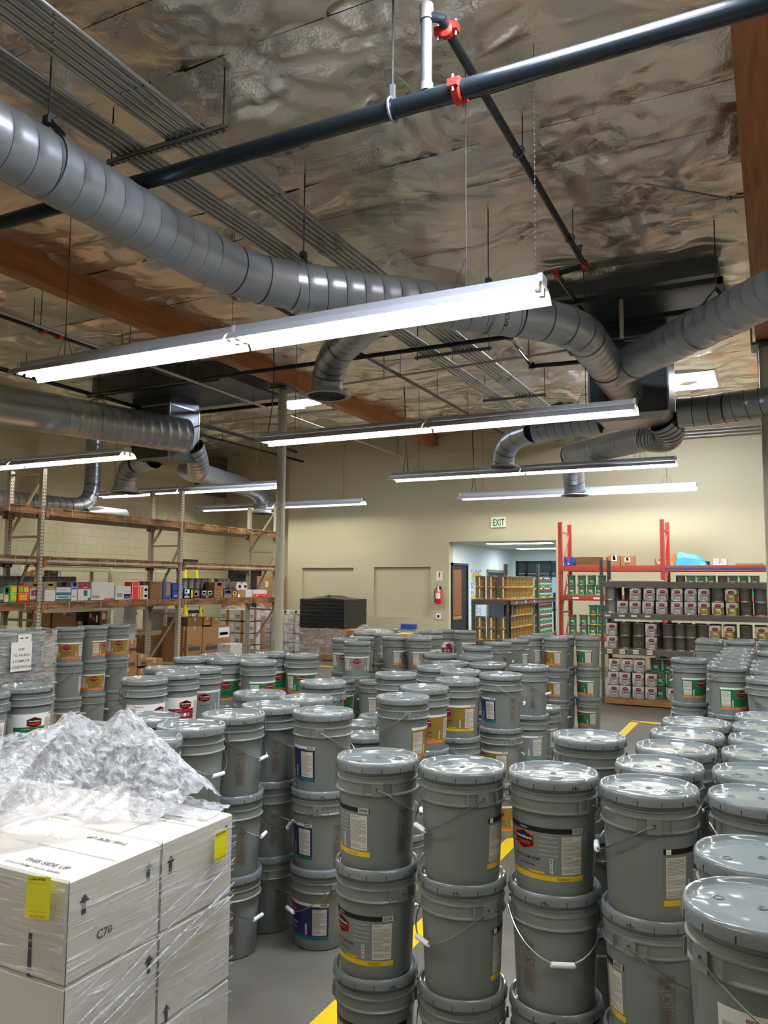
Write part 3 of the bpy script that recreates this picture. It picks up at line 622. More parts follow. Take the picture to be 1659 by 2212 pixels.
for k, (y, lab) in enumerate(((4.2, 'nearest steel strut trapeze under the conduits, top left'), (9.95, 'middle strut trapeze under the conduits behind the first fixture'), (12.84, 'farthest strut trapeze under the conduits'), (.9, 'strut trapeze under the conduits above the camera'))):
    t = thing('strut_trapeze', lab, 'pipe support', (-3.9, y, 4.94), group='strut trapezes under the conduits'); g = G(); w_ = .56
    g.box((-w_, -.02, -.02), (w_, .02, -.016), 'strut'); g.box((-w_, -.02, -.02), (w_, -.016, .02), 'strut'); g.box((-w_, .016, -.02), (w_, .02, .02), 'strut'); g.box((-w_, -.02, .016), (w_, -.01, .02), 'strut'); g.box((-w_, .01, .016), (w_, .02, .02), 'strut')
    for i in range(20): g.box((-w_+.03+.055*i, -.008, -.0205), (-w_+.055+.055*i, .008, -.0195), 'hole')
    ob('channel', g, t, False)
    g = G()
    for s in (-1, 1): g.tube([(s*(w_-.03), 0, -.04), (s*(w_-.03), 0, .45)], .006, 'rod', 6)
    ob('threaded_rod', g, t)
    g = G()
    for i in range(6): g.box((.34-.062*i-.012, -.02, .018), (.34-.062*i+.012, .02, .07), 'galv_dark')
    ob('pipe_clamp', g, t, False)
# loose hanger rods, chains and a flex cord
ch = thing('hanging_chain', 'thin chain hanging from the foil to the nearest fixture', 'chain', (-1.35, 4.95, 3.75)); g = G()
for i in range(84): g.bar((0, 0, .02*i), (0, 0, .02*i+.014), .007 if i % 2 else .002, .002 if i % 2 else .007, 'rod')
ob('links', g, ch, False)
ch2 = thing('hanging_chain', 'thin chain beside the big duct above the nearest fixture', 'chain', (-4.6, 5.95, 4.0)); g = G()
for i in range(70): g.bar((0, 0, .02*i), (0, 0, .02*i+.014), .007 if i % 2 else .002, .002 if i % 2 else .007, 'rod')
ob('links', g, ch2, False)
cdl = thing('power_cord', 'grey cord hanging beside the left column to the second fixture', 'cord', (-6.05, 8.64, 3.75)); g = G(); g.tube(bez((0, 0, 0), (.15, .0, .5), (-.1, .2, 1.65), 10), .007, 'dark', 6); ob('cable', g, cdl)
for i, (x, y) in enumerate(((-5.95, 12.75), (-5.9, 16.2))):
    t = thing('power_cord', ('nearer' if i == 0 else 'farther')+' dark cord pair dropping to a far fixture end in the middle row', 'cord', (x, y, 3.75)); g = G(); g.tube(bez((0, 0, 0), (.1, 0, .7), (-.05, .1, 1.62), 10), .006, 'dark', 6); g.tube(bez((.1, 0, 0), (.02, 0, .7), (.0, .05, 1.62), 10), .006, 'dark', 6); ob('cable', g, t)

# ================================================================== PAINT PAILS
PH = .368                                    # stacking pitch of a lidded pail
def rb(z): return .1305+.0125*(z/.27)        # body radius
def make_pail_meshes():
    g = G(); prof = [(.0, .004), (.118, .004), (.124, .0), (.1295, .004), (.131, .012)] + [(rb(z), z) for z in (.05, .1, .15, .2, .25, .262)] + [
        (.1505, .266), (.1535, .269), (.1535, .272), (.1475, .276), (.147, .286), (.147, .306), (.1505, .3085), (.1505, .312), (.146, .315), (.146, .327), (.149, .329), (.149, .332), (.143, .334), (.143, .352)]
    g.lathe(prof, 'pail', 48)
    for s in (-1, 1):                        # ear bosses and the ribs beside them
        M = Matrix.Rotation(0 if s > 0 else math.pi, 4, 'Z')
        g.box((.145, -.021, .267), (.1555, .021, .3125), 'pail', M)
        g.box((.155, -.004, .288), (.1562, .004, .297), 'dark', M)
        for k in (-1, 1): g.box((.143, k*.055-.0015, .274), (.1505, k*.055+.0015, .31), 'pail', M)
    body = g.mesh('pail_body')
    g = G(); lp = [(.1475, .349), (.1555, .3455), (.1575, .348), (.1570, .356), (.1556, .368), (.1540, .3755), (.1500, .3795), (.1455, .3795), (.1425, .3765), (.1405, .3705), (.1365, .3675), (.134, .3685), (.07, .3685), (.0, .3685)]
    g.lathe(lp, 'lid', 48)
    for r0, r1, c, z in ((.029, .0235, (.0, .078), .3685), (.018, .013, (0, .078), .3695), (.011, .007, (0, 0), .369), (.005, .002, (.004, .0), .370), (.012, .009, (.05, -.07), .3686)):
        g.lathe([(r0, -.001), (r0-.001, .0022), (r1+.001, .0022), (r1, -.0002)], 'lid', 24, (c[0], c[1], z))
    for k in range(14):                      # tear slots round the skirt
        a = 2*math.pi*k/14+.1; M = Matrix.Rotation(a, 4, 'Z'); g.box((.1535, -.0011, .3485), (.1580, .0011, .3625), 'dark', M)
    for a in (1.9,):
        M = Matrix.Rotation(a, 4, 'Z')
        for p, q in (((-.012, .349), (-.012, .358)), ((-.012, .358), (.004, .356)), ((.004, .356), (.012, .351))): g.bar(M @ Vector((.1568, p[0], p[1])), M @ Vector((.1568, q[0], q[1])), .002, .002, 'dark')
    lid = g.mesh('pail_lid')
    g = G(); pts = []
    n = 22; drop = .118
    for i in range(n+1):
        t = math.pi*i/n; s = math.sin(t)
        x = .157*math.cos(t) if .12 < i/n < .88 else .157*math.cos(t); y = .166*s; z = .2925-drop*(s**1.25)
        pts.append((x, y, z))
    pts = [(.150, 0, .2925), (.159, 0, .2925)] + pts[1:-1] + [(-.159, 0, .2925), (-.150, 0, .2925)]
    g.tube(pts, .0026, 'wire', 6)
    wire = g.mesh('pail_wire')
    g = G(); zc = .2925-drop; g.tube([(-.038, .165, zc+.001), (-.036, .166, zc), (.036, .166, zc), (.038, .165, zc+.001)], [.0075, .0095, .0095, .0075], 'white_grip', 12); g.tube([(-.0385, .165, zc), (.0385, .165, zc)], .004, 'ink', 8)
    grip = g.mesh('pail_grip')
    g = G()
    def fn(u, v, lift=0):
        a = math.radians(133)+u/.139; r = rb(v)+.0008+lift; return (r*math.sin(a), -r*math.cos(a), v)
    A = Art(g, fn); w_ = .024
    for u0, v0, u1, v1 in ((-w_, .058, w_, .0595), (-w_, .22, w_, .2215), (-w_, .058, -w_+.0012, .2215), (w_-.0012, .058, w_, .2215), (-w_+.003, .200, w_-.003, .214), (-.008, .186, .008, .197), (-w_, .182, w_, .1835)): A.rect(u0, v0, u1, v1, 'brown_ink')
    for k in range(24):
        a0, a1 = 2*math.pi*k/24, 2*math.pi*(k+1)/24
        A.poly([(.0185*math.cos(a0), .155+.0185*math.sin(a0)), (.021*math.cos(a0), .155+.021*math.sin(a0)), (.021*math.cos(a1), .155+.021*math.sin(a1)), (.0185*math.cos(a1), .155+.0185*math.sin(a1))], 'brown_ink')
    A.poly([(-.014, .170), (-.012, .172), (.014, .140), (.012, .138)], 'brown_ink', .0003)
    A.poly([(-.010, .144), (-.008, .162), (-.002, .164), (-.003, .142)], 'brown_ink'); A.poly([(0, .148), (.004, .165), (.009, .160), (.006, .146)], 'brown_ink')
    for k in range(16): A.rect(-w_+.004, .064+.0041*k, w_-.004-.006*((k*7) % 3), .0662+.0041*k, 'brown_ink')
    warn = g.mesh('pail_warning')
    return body, lid, wire, grip, warn
PB, PL, PW, PG, PWARN = make_pail_meshes()
def logo(A, cu, cv, s, lift=.0006, small=False):
    hexa = [(-.5, .0), (-.46, .19), (0, .34), (.46, .19), (.5, 0), (.46, -.19), (0, -.34), (-.46, -.19)]
    hexa = [(-.5, -.2), (-.5, .2), (-.25, .29), (0, .38), (.25, .29), (.5, .2), (.5, -.2), (.25, -.29), (0, -.38), (-.25, -.29)]
    A.fan(cu, cv, [(x*s, y*s) for x, y in hexa], 'red', lift)
    el = [(x*s*.9, y*s*.9) for x, y in hexa]; A.fan(cu, cv, [(x*.89+(0), y*.86) for x, y in [(p*s, q*s) for p, q in hexa]], 'black', lift+.0004)
    A.text('Dunn-Edwards', cu, cv+.05*s, .132*s, 'white', lift+.0009, shear=.35, bold=.0003, sx=1.0)
    A.text('PAINTS', cu, cv-.17*s, .19*s, 'red', lift+.0009, bold=.0006, sx=1.12)
def fine(A, u0, v0, u1, v1, seed, lift=.0005, m='print', paper='cream_paper', step=.0042):
    A.rect(u0, v0, u1, v1, paper, lift); r = random.Random(seed); v = v1-.004; pad = .0025; wd = u1-u0-2*pad
    while v > v0+.004:
        if r.random() < .86: A.rect(u0+pad, v-.0019, u0+pad+wd*(r.uniform(.45, .8) if r.random() < .25 else r.uniform(.93, 1)), v, m, lift+.0005, du=.014)
        v -= step
def barcode(A, u0, v0, u1, v1, lift=.0008):
    A.rect(u0, v0, u1, v1, 'white', lift); r = random.Random(1); u = u0+.003
    while u < u1-.004:
        w_ = r.choice((.0008, .0014, .0006)); A.rect(u, v0+.0025, u+w_, v1-.002, 'dark', lift+.0003); u += w_+r.choice((.0008, .0013))
def picto(A, u, v0, v1, m='white', n=5, lift=.0006):
    h = (v1-v0)/n
    for k in range(n):
        A.rect(u-.0055, v0+h*k+.001, u+.0055, v0+h*(k+1)-.001, m, lift)
        if k == 0: A.poly([(u-.004, v0+.003), (u+.004, v0+.003), (u, v0+h-.003)], 'dark', lift+.0004)
        else: A.rect(u-.003, v0+h*k+h*.35, u+.003, v0+h*(k+1)-h*.3, 'dark', lift+.0004)
def dots(A, u, v0, v1, n=5, m='white', lift=.0006):
    for k in range(n):
        c = v0+(v1-v0)*(k+.5)/n; A.fan(u, c, [(.0055*math.cos(a), .0055*math.sin(a)) for a in [i*math.pi/5 for i in range(10)]], m, lift)
        A.rect(u-.002, c-.002, u+.002, c+.002, 'dark', lift+.0004)
# label styles: name -> (field, top strip, bottom band, product text)
STY = {'procom': ('label_grey', 'black', 'yellow', 'PRO-COM 6500', 'grey label with a black top stripe and yellow band'),
       'goldy': ('gold', 'white', 'yellow', 'SUPREMA', 'gold label with a yellow band'),
       'goldo': ('gold', 'white', 'orange', 'SUPREMA', 'gold label with an orange band'),
       'greeno': ('green', 'white', 'orange', 'VINYLASTIC', 'green label with an orange band'),
       'aqua': ('white', 'white', 'green', 'AQUAFALL', 'white and green label'),
       'maroon': ('white', 'white', 'maroon', 'ENDURALASTIC', 'white and maroon label'),
       'navy': ('navy', 'white', 'teal', 'EFF-STOP', 'navy blue label with a teal band'),
       'sage': ('label_grey', 'white', 'sage', 'EVERSHIELD', 'grey label with a white top and pale green band'),
       'plain': ('label_grey', 'white', 'orange', 'SPARTASHIELD', 'grey label with a white top and orange band')}
def make_label(k):
    field, top, bot, prod, _ = STY[k]; g = G()
    def fn(u, v, lift=0):
        a = u/.139; r = rb(v)+.0009+lift; return (r*math.sin(a), -r*math.cos(a), v)
    A = Art(g, fn); U = .192; v0, v1 = .052, .222; txt = 'ink' if field in ('label_grey', 'white') else 'white'
    if k in ('procom', 'sage', 'plain', 'goldy', 'goldo', 'greeno', 'navy'):
        A.rect(-U, v0, U, v1, field, -.0003)
        if k == 'procom':
            A.rect(-U, v1-.017, U, v1, 'black'); A.text('Exterior', -.02, v1-.011, .0095, 'white', .0005, bold=.0001)
        else:
            A.rect(-U, v1-.014, U, v1, 'white'); A.text('Interior', -.02, v1-.010, .006, 'dark', .0005)
        for i in range(5): A.rect(-.085, v1-.03-.0145*i, -.06, v1-.029-.0145*i, 'white' if k == 'procom' else bot); A.rect(.038, v1-.03-.0145*i, .1, v1-.029-.0145*i, 'white' if k == 'procom' else bot)
        A.rect(-U, v0, U, v0+.017, bot)
        if bot == 'yellow' or bot == 'orange': A.rect(-.004, v0+.0165, .054, v0+.0265, bot, .0001); A.text('40: Satin/Low Sheen', .025, v0+.0175, .007, 'dark', .0006, bold=.0001)
        for q in (-.1, .12): A.rect(q-.02, v0+.004, q+.02, v0+.0055, 'ink', .0004); A.rect(q-.025, v0+.009, q+.025, v0+.0105, 'ink', .0004)
        logo(A, -.024, .172, .088)
        A.text(prod, -.012, .113, .0185 if len(prod) < 9 else .0155, 'dark' if field != 'navy' else 'white', .0005, bold=.0001)
        A.text('Exterior', -.010, .103, .007, 'dark' if field != 'navy' else 'white', .0005); A.text('Satin/Low Sheen Paint', -.012, .094, .0072, 'dark' if field != 'navy' else 'white', .0005, bold=.0002)
        picto(A, .078, v0+.022, .125); dots(A, -.098, v0+.022, .125)
        if k == 'navy': A.text('EFF-STOP', -.1, .07, .014, 'white', .0005, rot=R(90))
    else:
        A.rect(-U, v0, U, v1, 'white', -.0003); A.rect(-.075, v0+.006, .12, .145, bot); A.rect(-U, v0, U, v0+.006, bot)
        logo(A, .045, .170, .09); A.text(prod, -.105, .205, .009, 'maroon' if k == 'maroon' else 'dark', .0005, bold=.0003); A.text(prod, .0, v0+.012, .016, 'white', .0005, bold=.0008)
        dots(A, -.055, v0+.03, .11, 4)
        for i in range(4): A.rect(-.02+.026*i, v0+.04, .0+.026*i, v0+.062, 'print' if i % 2 else 'white', .0005)
        A.rect(-.03, .13, .02, .132, 'white', .0005)
    lo, hi = v0+.022, v1-.026
    fine(A, -U+.008, lo, -.115, hi, 3); fine(A, .112, lo, U-.010, hi, 4)
    A.rect(-U+.008, v1-.016, -U+.024, v1-.001, 'white', .0006)
    barcode(A, .148, v1-.017, U-.004, v1)
    return g.mesh('pail_label')
LAB = {k: make_label(k) for k in STY}
NP = [0]
def pail(x, y, z, rot, sty, label, group):
    """rot: world azimuth the label faces (0 = towards -Y)"""
    t = thing('paint_pail', label, 'paint pail', (x, y, z), rot, group)
    b = ob('pail_body', PB, t); ob('lid', PL, t).rotation_euler = (0, 0, NP[0]*1.7 % 6.28)
    w_ = ob('bail_wire', PW, t); g_ = ob('bail_grip', PG, w_)
    l_ = ob('label', LAB[sty], t); l_['label'] = STY[sty][4]
    ob('warning_print', PWARN, t); NP[0] += 1
    return t, w_
ORD = ['first', 'second', 'third', 'fourth', 'fifth', 'sixth', 'seventh', 'eighth', 'ninth', 'tenth', 'eleventh', 'twelfth']
LEV = {3: ('bottom', 'middle', 'top'), 2: ('lower', 'upper'), 1: ('single',)}
# block name -> stacks: (x, y, levels, [(offset deg, style) from the top down]); offset: label azimuth relative to the camera, + = to the right in the photo
BL = {}
BL['front row'] = [(-1.36, 2.70, 3, [(-90, 'procom', 1), (-52, 'procom', 1), (-10, 'procom', 0)], 'left of three in front'),
                   (-1.03, 2.72, 3, [(118, 'procom', 1), (125, 'procom', 1), (150, 'procom', 1)], 'middle of three in front'),
                   (-.715, 2.78, 3, [(-36, 'procom', 1), (-172, 'procom', 1), (100, 'procom', 0)], 'right of three in front, showing the red oval')]
BL['right front block'] = [(-.39, 2.73, 3, [(95, 'procom', 1), (-116, 'procom', 0), (40, 'procom', 0)], 'nearest of the left column'),
    (-.40, 3.07, 3, [(170, 'procom', 0)]*3, 'second of the left column'), (-.38, 3.42, 3, [(-160, 'procom', 1)]*3, 'third of the left column'),
    (-.37, 3.76, 3, [(150, 'procom', 0)]*3, 'fourth of the left column'), (-.36, 4.09, 3, [(-150, 'procom', 0)]*3, 'farthest of the left column'),
    (-.045, 1.84, 3, [(42, 'maroon', 2), (60, 'maroon', 1), (0, 'maroon', 1)], 'nearest of the right column, cut by the corner'),
    (-.05, 2.17, 3, [(150, 'plain', 0)]*3, 'second of the right column'), (-.06, 2.76, 3, [(-160, 'procom', 1)]*3, 'third of the right column'),
    (-.07, 3.10, 3, [(150, 'procom', 0)]*3, 'fourth of the right column'), (-.06, 3.46, 3, [(120, 'procom', 1)]*3, 'fifth of the right column'),
    (-.05, 3.78, 3, [(-120, 'procom', 1)]*3, 'sixth of the right column'), (-.05, 4.10, 3, [(150, 'procom', 1)]*3, 'seventh of the right column'), (-.05, 4.42, 3, [(160, 'procom', 0)]*3, 'farthest of the right column'),
    (-.74, 3.49, 3, [(-150, 'procom', 0), (-90, 'procom', 0), (-100, 'procom', 0)], 'alone behind the front three')]
BL['centre block'] = [(-1.94, 4.17, 3, [(100, 'goldo', 1), (140, 'goldo', 1), (150, 'goldo', 0)], 'nearest'), (-2.00, 4.62, 3, [(10, 'goldo', 0), (120, 'goldo', 0), (150, 'goldo', 0)], 'second, with a gold label facing out'),
    (-1.96, 5.09, 3, [(-25, 'goldy', 0), (-100, 'goldy', 0), (160, 'goldy', 1)], 'third, with a gold and yellow label'), (-1.80, 5.54, 3, [(-95, 'navy', 0), (-60, 'goldo', 0), (0, 'goldo', 0)], 'fourth, bail facing the camera'),
    (-1.78, 6.20, 3, [(-120, 'navy', 0), (-35, 'sage', 0), (-60, 'sage', 0)], 'right of the fourth one'), (-2.13, 6.22, 3, [(160, 'sage', 0)]*3, 'behind the fourth one'),
    (-2.13, 5.60, 3, [(150, 'goldy', 0)]*3, 'between the fourth and the left edge'), (-2.47, 5.19, 3, [(-60, 'goldo', 1), (120, 'goldo', 0), (100, 'goldo', 0)], 'at the left edge near the low pails'),
    (-2.41, 5.79, 3, [(150, 'goldo', 0)]*3, 'left edge, second'), (-2.43, 6.15, 3, [(-150, 'goldo', 0)]*3, 'left edge, third'), (-2.44, 6.80, 3, [(150, 'goldo', 0)]*3, 'left edge, fourth'),
    (-2.79, 6.82, 3, [(170, 'goldo', 0)]*3, 'left edge, outermost'), (-2.77, 7.77, 3, [(-170, 'goldo', 0)]*3, 'left edge, farthest'),
    (-1.77, 6.56, 2, [(-20, 'sage', 0), (0, 'sage', 0)], 'low stack at the right edge'),
    (-2.77, 5.52, 2, [(90, 'greeno', 0), (150, 'greeno', 0)], 'low stack at the left, farther'), (-2.74, 5.17, 2, [(150, 'greeno', 0), (150, 'greeno', 0)], 'low stack at the left, middle'), (-2.52, 4.78, 2, [(160, 'greeno', 0)]*2, 'low stack at the left, nearest')]
BL['far aisle row'] = [(-2.78, 8.46, 3, [(-100, 'plain', 1), (170, 'plain', 0), (170, 'plain', 0)], 'nearest left'), (-2.74, 9.01, 3, [(110, 'plain', 1), (150, 'plain', 0), (150, 'plain', 0)], 'second left'), (-2.75, 9.65, 3, [(100, 'plain', 1), (150, 'plain', 0), (150, 'plain', 0)], 'third left'),
    (-2.76, 10.26, 3, [(160, 'plain', 0)]*3, 'fourth left'), (-2.43, 9.66, 3, [(-55, 'goldo', 1), (-60, 'goldo', 1), (-120, 'goldo', 1)], 'front right but one'), (-2.43, 9.98, 3, [(150, 'goldo', 0)]*3, 'behind the front right pair'), (-2.11, 9.96, 3, [(-60, 'greeno', 1), (-50, 'greeno', 1), (-40, 'greeno', 1)], 'beside the grey shelf post')]
BL['right rear block'] = [(-.71, 7.53, 3, [(55, 'greeno', 1), (150, 'greeno', 1), (120, 'greeno', 0)], 'at its left corner, green label facing out'), (-.72, 10.03, 3, [(120, 'sage', 1), (150, 'sage', 0), (150, 'sage', 0)], 'left column, fourth'), (-.73, 10.38, 3, [(160, 'sage', 0)]*3, 'left column, farthest'),
    (-.37, 6.99, 3, [(55, 'greeno', 1), (150, 'greeno', 0), (120, 'greeno', 0)], 'middle column, nearest, with a green label'), (-.37, 7.33, 3, [(150, 'greeno', 0)]*3, 'middle column, second'), (-.37, 7.70, 3, [(150, 'greeno', 0)]*3, 'middle column, third'),
    (-.37, 8.12, 3, [(150, 'sage', 0)]*3, 'middle column, fourth'), (-.36, 8.52, 3, [(150, 'sage', 0)]*3, 'middle column, fifth'), (-.36, 8.95, 3, [(150, 'sage', 0)]*3, 'middle column, sixth'), (-.39, 10.15, 3, [(150, 'sage', 0)]*3, 'middle column, seventh'), (-.39, 10.5, 3, [(150, 'sage', 0)]*3, 'middle column, farthest'),
    (-.06, 6.23, 3, [(-165, 'greeno', 1), (150, 'greeno', 0), (150, 'greeno', 0)], 'right column, nearest'), (-.05, 6.86, 3, [(150, 'greeno', 0)]*3, 'right column, second'), (-.05, 7.22, 3, [(150, 'greeno', 0)]*3, 'right column, third'), (-.05, 7.6, 3, [(150, 'greeno', 0)]*3, 'right column, fourth'), (-.04, 8.68, 3, [(150, 'greeno', 0)]*3, 'right column, fifth'), (-.05, 10.19, 3, [(150, 'greeno', 0)]*3, 'right column, farthest')]
BL['left block beside the cartons'] = [(-2.40, 2.88, 3, [(-133, 'navy', 1), (-90, 'navy', 0), (-120, 'navy', 0)], 'nearest with its bail hanging out'), (-2.42, 3.22, 3, [(-118, 'navy', 1), (-110, 'navy', 1), (-125, 'navy', 1)], 'second'), (-2.42, 3.54, 3, [(-120, 'navy', 1), (-120, 'navy', 1), (-110, 'navy', 1)], 'third'),
    (-2.08, 3.51, 3, [(-95, 'navy', 0), (-98, 'navy', 2), (-62, 'navy', 2)], 'front right with a navy label'), (-2.74, 3.89, 3, [(150, 'navy', 0)]*3, 'behind the third, left'), (-2.40, 3.86, 3, [(150, 'navy', 0)]*3, 'behind the third, right'), (-2.69, 4.53, 3, [(150, 'greeno', 0)]*3, 'apart at the rear'),
    (-2.79, 2.60, 3, [(160, 'navy', 0)]*3, 'left column, hidden by film'), (-2.73, 2.95, 3, [(-150, 'navy', 0)]*3, 'left column, second'), (-2.37, 2.55, 3, [(-140, 'navy', 0)]*3, 'right column, half hidden by film'), (-3.72, 3.0, 2, [(0, 'navy', 0)]*2, 'low pair at the left edge')]
BL['left middle block'] = [(-3.81, 4.08, 3, [(30, 'maroon', 0), (150, 'maroon', 0), (150, 'maroon', 0)], 'nearest, with a white and maroon label'), (-3.83, 4.43, 3, [(8, 'maroon', 0), (150, 'maroon', 0), (150, 'maroon', 0)], 'second, maroon label facing out'), (-4.15, 4.66, 3, [(150, 'maroon', 0)]*3, 'left of the second'),
    (-3.90, 4.78, 3, [(20, 'sage', 0), (150, 'maroon', 0), (150, 'maroon', 0)], 'third'), (-3.85, 5.44, 3, [(50, 'greeno', 1), (20, 'greeno', 0), (150, 'greeno', 0)], 'fifth, green label right of its bail'), (-4.18, 5.43, 3, [(15, 'greeno', 0), (20, 'greeno', 0), (150, 'greeno', 0)], 'fourth, green label'),
    (-4.49, 5.37, 3, [(150, 'greeno', 0)]*3, 'rear left, nearest'), (-4.50, 5.73, 3, [(150, 'greeno', 0)]*3, 'rear left, second'), (-4.18, 5.78, 3, [(150, 'greeno', 0)]*3, 'rear middle'), (-4.16, 6.12, 3, [(25, 'greeno', 0), (25, 'greeno', 0), (150, 'greeno', 0)], 'rear middle, farthest'), (-3.85, 6.11, 3, [(15, 'greeno', 0), (150, 'greeno', 0), (150, 'greeno', 0)], 'rear right corner')]
BL['left edge block'] = [(-4.17, 3.45, 3, [(2, 'aqua', 0), (150, 'aqua', 0), (150, 'aqua', 0)], 'white and green label facing out'), (-4.15, 3.12, 3, [(-15, 'aqua', 0), (150, 'aqua', 0), (150, 'aqua', 0)], 'cut by the left edge')]
BL['far centre block'] = [(-4.51, 8.08, 3, [(0, 'sage', 0), (120, 'sage', 0), (120, 'sage', 0)], 'front left, white topped label'), (-4.17, 7.75, 3, [(10, 'sage', 0), (150, 'sage', 0), (150, 'sage', 0)], 'front, red oval on a grey label'), (-4.48, 8.44, 3, [(150, 'maroon', 0)]*3, 'second row left'), (-4.86, 9.25, 3, [(150, 'maroon', 0)]*3, 'rear left'),
    (-4.53, 9.20, 3, [(50, 'plain', 0), (150, 'plain', 0), (150, 'plain', 0)], 'third row left'), (-4.15, 8.66, 3, [(75, 'plain', 1), (150, 'plain', 0), (150, 'plain', 0)], 'middle, orange banded label'), (-3.83, 8.68, 3, [(45, 'plain', 1), (150, 'plain', 0), (150, 'plain', 0)], 'right middle, orange banded label'), (-3.85, 9.06, 3, [(20, 'maroon', 0), (150, 'maroon', 0), (150, 'maroon', 0)], 'right, second row'),
    (-4.18, 9.12, 3, [(150, 'plain', 0)]*3, 'middle, second row'), (-4.73, 10.21, 3, [(150, 'plain', 0)]*3, 'far row, left'), (-4.40, 9.62, 3, [(150, 'plain', 0)]*3, 'middle, third row'), (-4.22, 9.98, 3, [(150, 'maroon', 0)]*3, 'far row, middle'), (-4.18, 10.34, 3, [(10, 'maroon', 0), (10, 'maroon', 0), (150, 'maroon', 0)], 'far row, right of middle'), (-3.85, 10.30, 3, [(60, 'sage', 1), (150, 'sage', 0), (150, 'sage', 0)], 'far row, right end beside the gold cans'),
    (-3.80, 7.42, 2, [(60, 'sage', 1), (0, 'sage', 0)], 'low stack in front, right'), (-4.16, 7.38, 2, [(20, 'greeno', 0), (20, 'greeno', 0)], 'low stack in front, left')]
BL['loose pails on the pallet'] = [(-6.9, 6.22, 3, [(0, 'goldo', 0), (130, 'goldo', 0), (5, 'goldo', 0)], 'nearest'), (-6.9, 6.56, 3, [(75, 'goldo', 1), (20, 'goldo', 0), (150, 'goldo', 0)], 'middle'), (-6.9, 6.90, 3, [(25, 'goldo', 0), (150, 'goldo', 0), (150, 'goldo', 0)], 'farthest')]
STACKXY = []
for bn, stacks in BL.items():
    for x, y, n, spec, where in stacks:
        STACKXY.append((x, y, n)); base = .14 if bn.startswith('loose') else 0
        for lv in range(n-1, -1, -1):
            s = spec[min(n-1-lv, len(spec)-1)]; off, sty = s[0], s[1]
            # local -Y is the label centre; turning by +t about Z sends it to (sin t, -cos t)
            rot = math.atan2(-x, y)+R(off)
            lab = '%s grey pail, %s, %s' % (LEV[n][lv], bn, where)
            words = lab.split()
            if len(words) > 16: lab = ' '.join(words[:16])
            t, wv = pail(x, y, base+PH*lv, rot, sty, lab, 'grey paint pails stacked in rows')
            # the bail rests on the side away from the label, except where flag 2 swings it over the label
            wv.rotation_euler = (0, 0, math.pi if len(s) > 2 and s[2] == 2 else 0)

# ================================================================== BOXES AND CANS
def facefn(a, c, face):
    (x0, y0, z0), (x1, y1, z1) = a, c; e = .0012
    if face == '+X': return (lambda u, v, l=0: Vector((x1+e+l, y0+(y1-y0)*u, z0+(z1-z0)*v))), y1-y0, z1-z0
    if face == '-Y': return (lambda u, v, l=0: Vector((x0+(x1-x0)*u, y0-e-l, z0+(z1-z0)*v))), x1-x0, z1-z0
    return (lambda u, v, l=0: Vector((x0+(x1-x0)*u, y0+(y1-y0)*v, z1+e+l))), x1-x0, y1-y0
def paint_face(g, a, c, face, ops):
    f, W_, H_ = facefn(a, c, face); A = Art(g, f)
    for op in ops:
        if op[0] == 'r': A.rect(op[1], op[2], op[3], op[4], op[5], op[6] if len(op) > 6 else 0, du=10)
        else:                                # text in face units
            _, s, u, v, size, m = op[:6]; rot = op[6] if len(op) > 6 else 0
            vs_, fs_ = text2d(s, 1.0, 0, 'CENTER', .01); k, q = math.cos(rot), math.sin(rot)
            A.g.add([f(u+(k*x-q*y)*size*H_/W_, v+(q*x+k*y)*size, .0006) for x, y in vs_], fs_, m)
def boxthing(name, label, cat, a, c, m, group=None, px=(), my=(), top=(), flaps=True, bev=.004):
    a = Vector(a); c = Vector(c); o = Vector(((a.x+c.x)/2, (a.y+c.y)/2, a.z)); A0 = tuple(a-o); C0 = tuple(c-o)
    g = G(); b = bev; x0, y0, z0 = A0; x1, y1, z1 = C0
    vs = []
    for z, i in ((z0, b), (z0+b, 0), (z1-b, 0), (z1, b)): vs += [(x0+i, y0+i, z), (x1-i, y0+i, z), (x1-i, y1-i, z), (x0+i, y1-i, z)]
    fs = [(3, 2, 1, 0), (12, 13, 14, 15)]
    for r_ in range(3):
        for k in range(4): k2 = (k+1) % 4; fs.append((r_*4+k, r_*4+k2, r_*4+4+k2, r_*4+4+k))
    g.add(vs, fs, m)
    if flaps and 'carton' in m:
        W_ = x1-x0; D_ = y1-y0
        if W_ > D_: g.box((x0+.01, -.022, z1-.0005), (x1-.01, .022, z1+.0012), 'tape'); g.box((x0-.0012, -.022, z1-.06), (x0, .022, z1), 'tape'); g.box((x1, -.022, z1-.06), (x1+.0012, .022, z1), 'tape')
        else: g.box((-.022, y0+.01, z1-.0005), (.022, y1-.01, z1+.0012), 'tape'); g.box((-.022, y0-.0012, z1-.06), (.022, y0, z1), 'tape')
    if px: paint_face(g, A0, C0, '+X', px)
    if my: paint_face(g, A0, C0, '-Y', my)
    if top: paint_face(g, A0, C0, '+Z', top)
    t = ob(name, g, None, False, loc=o); return tag(t, label, cat, group)
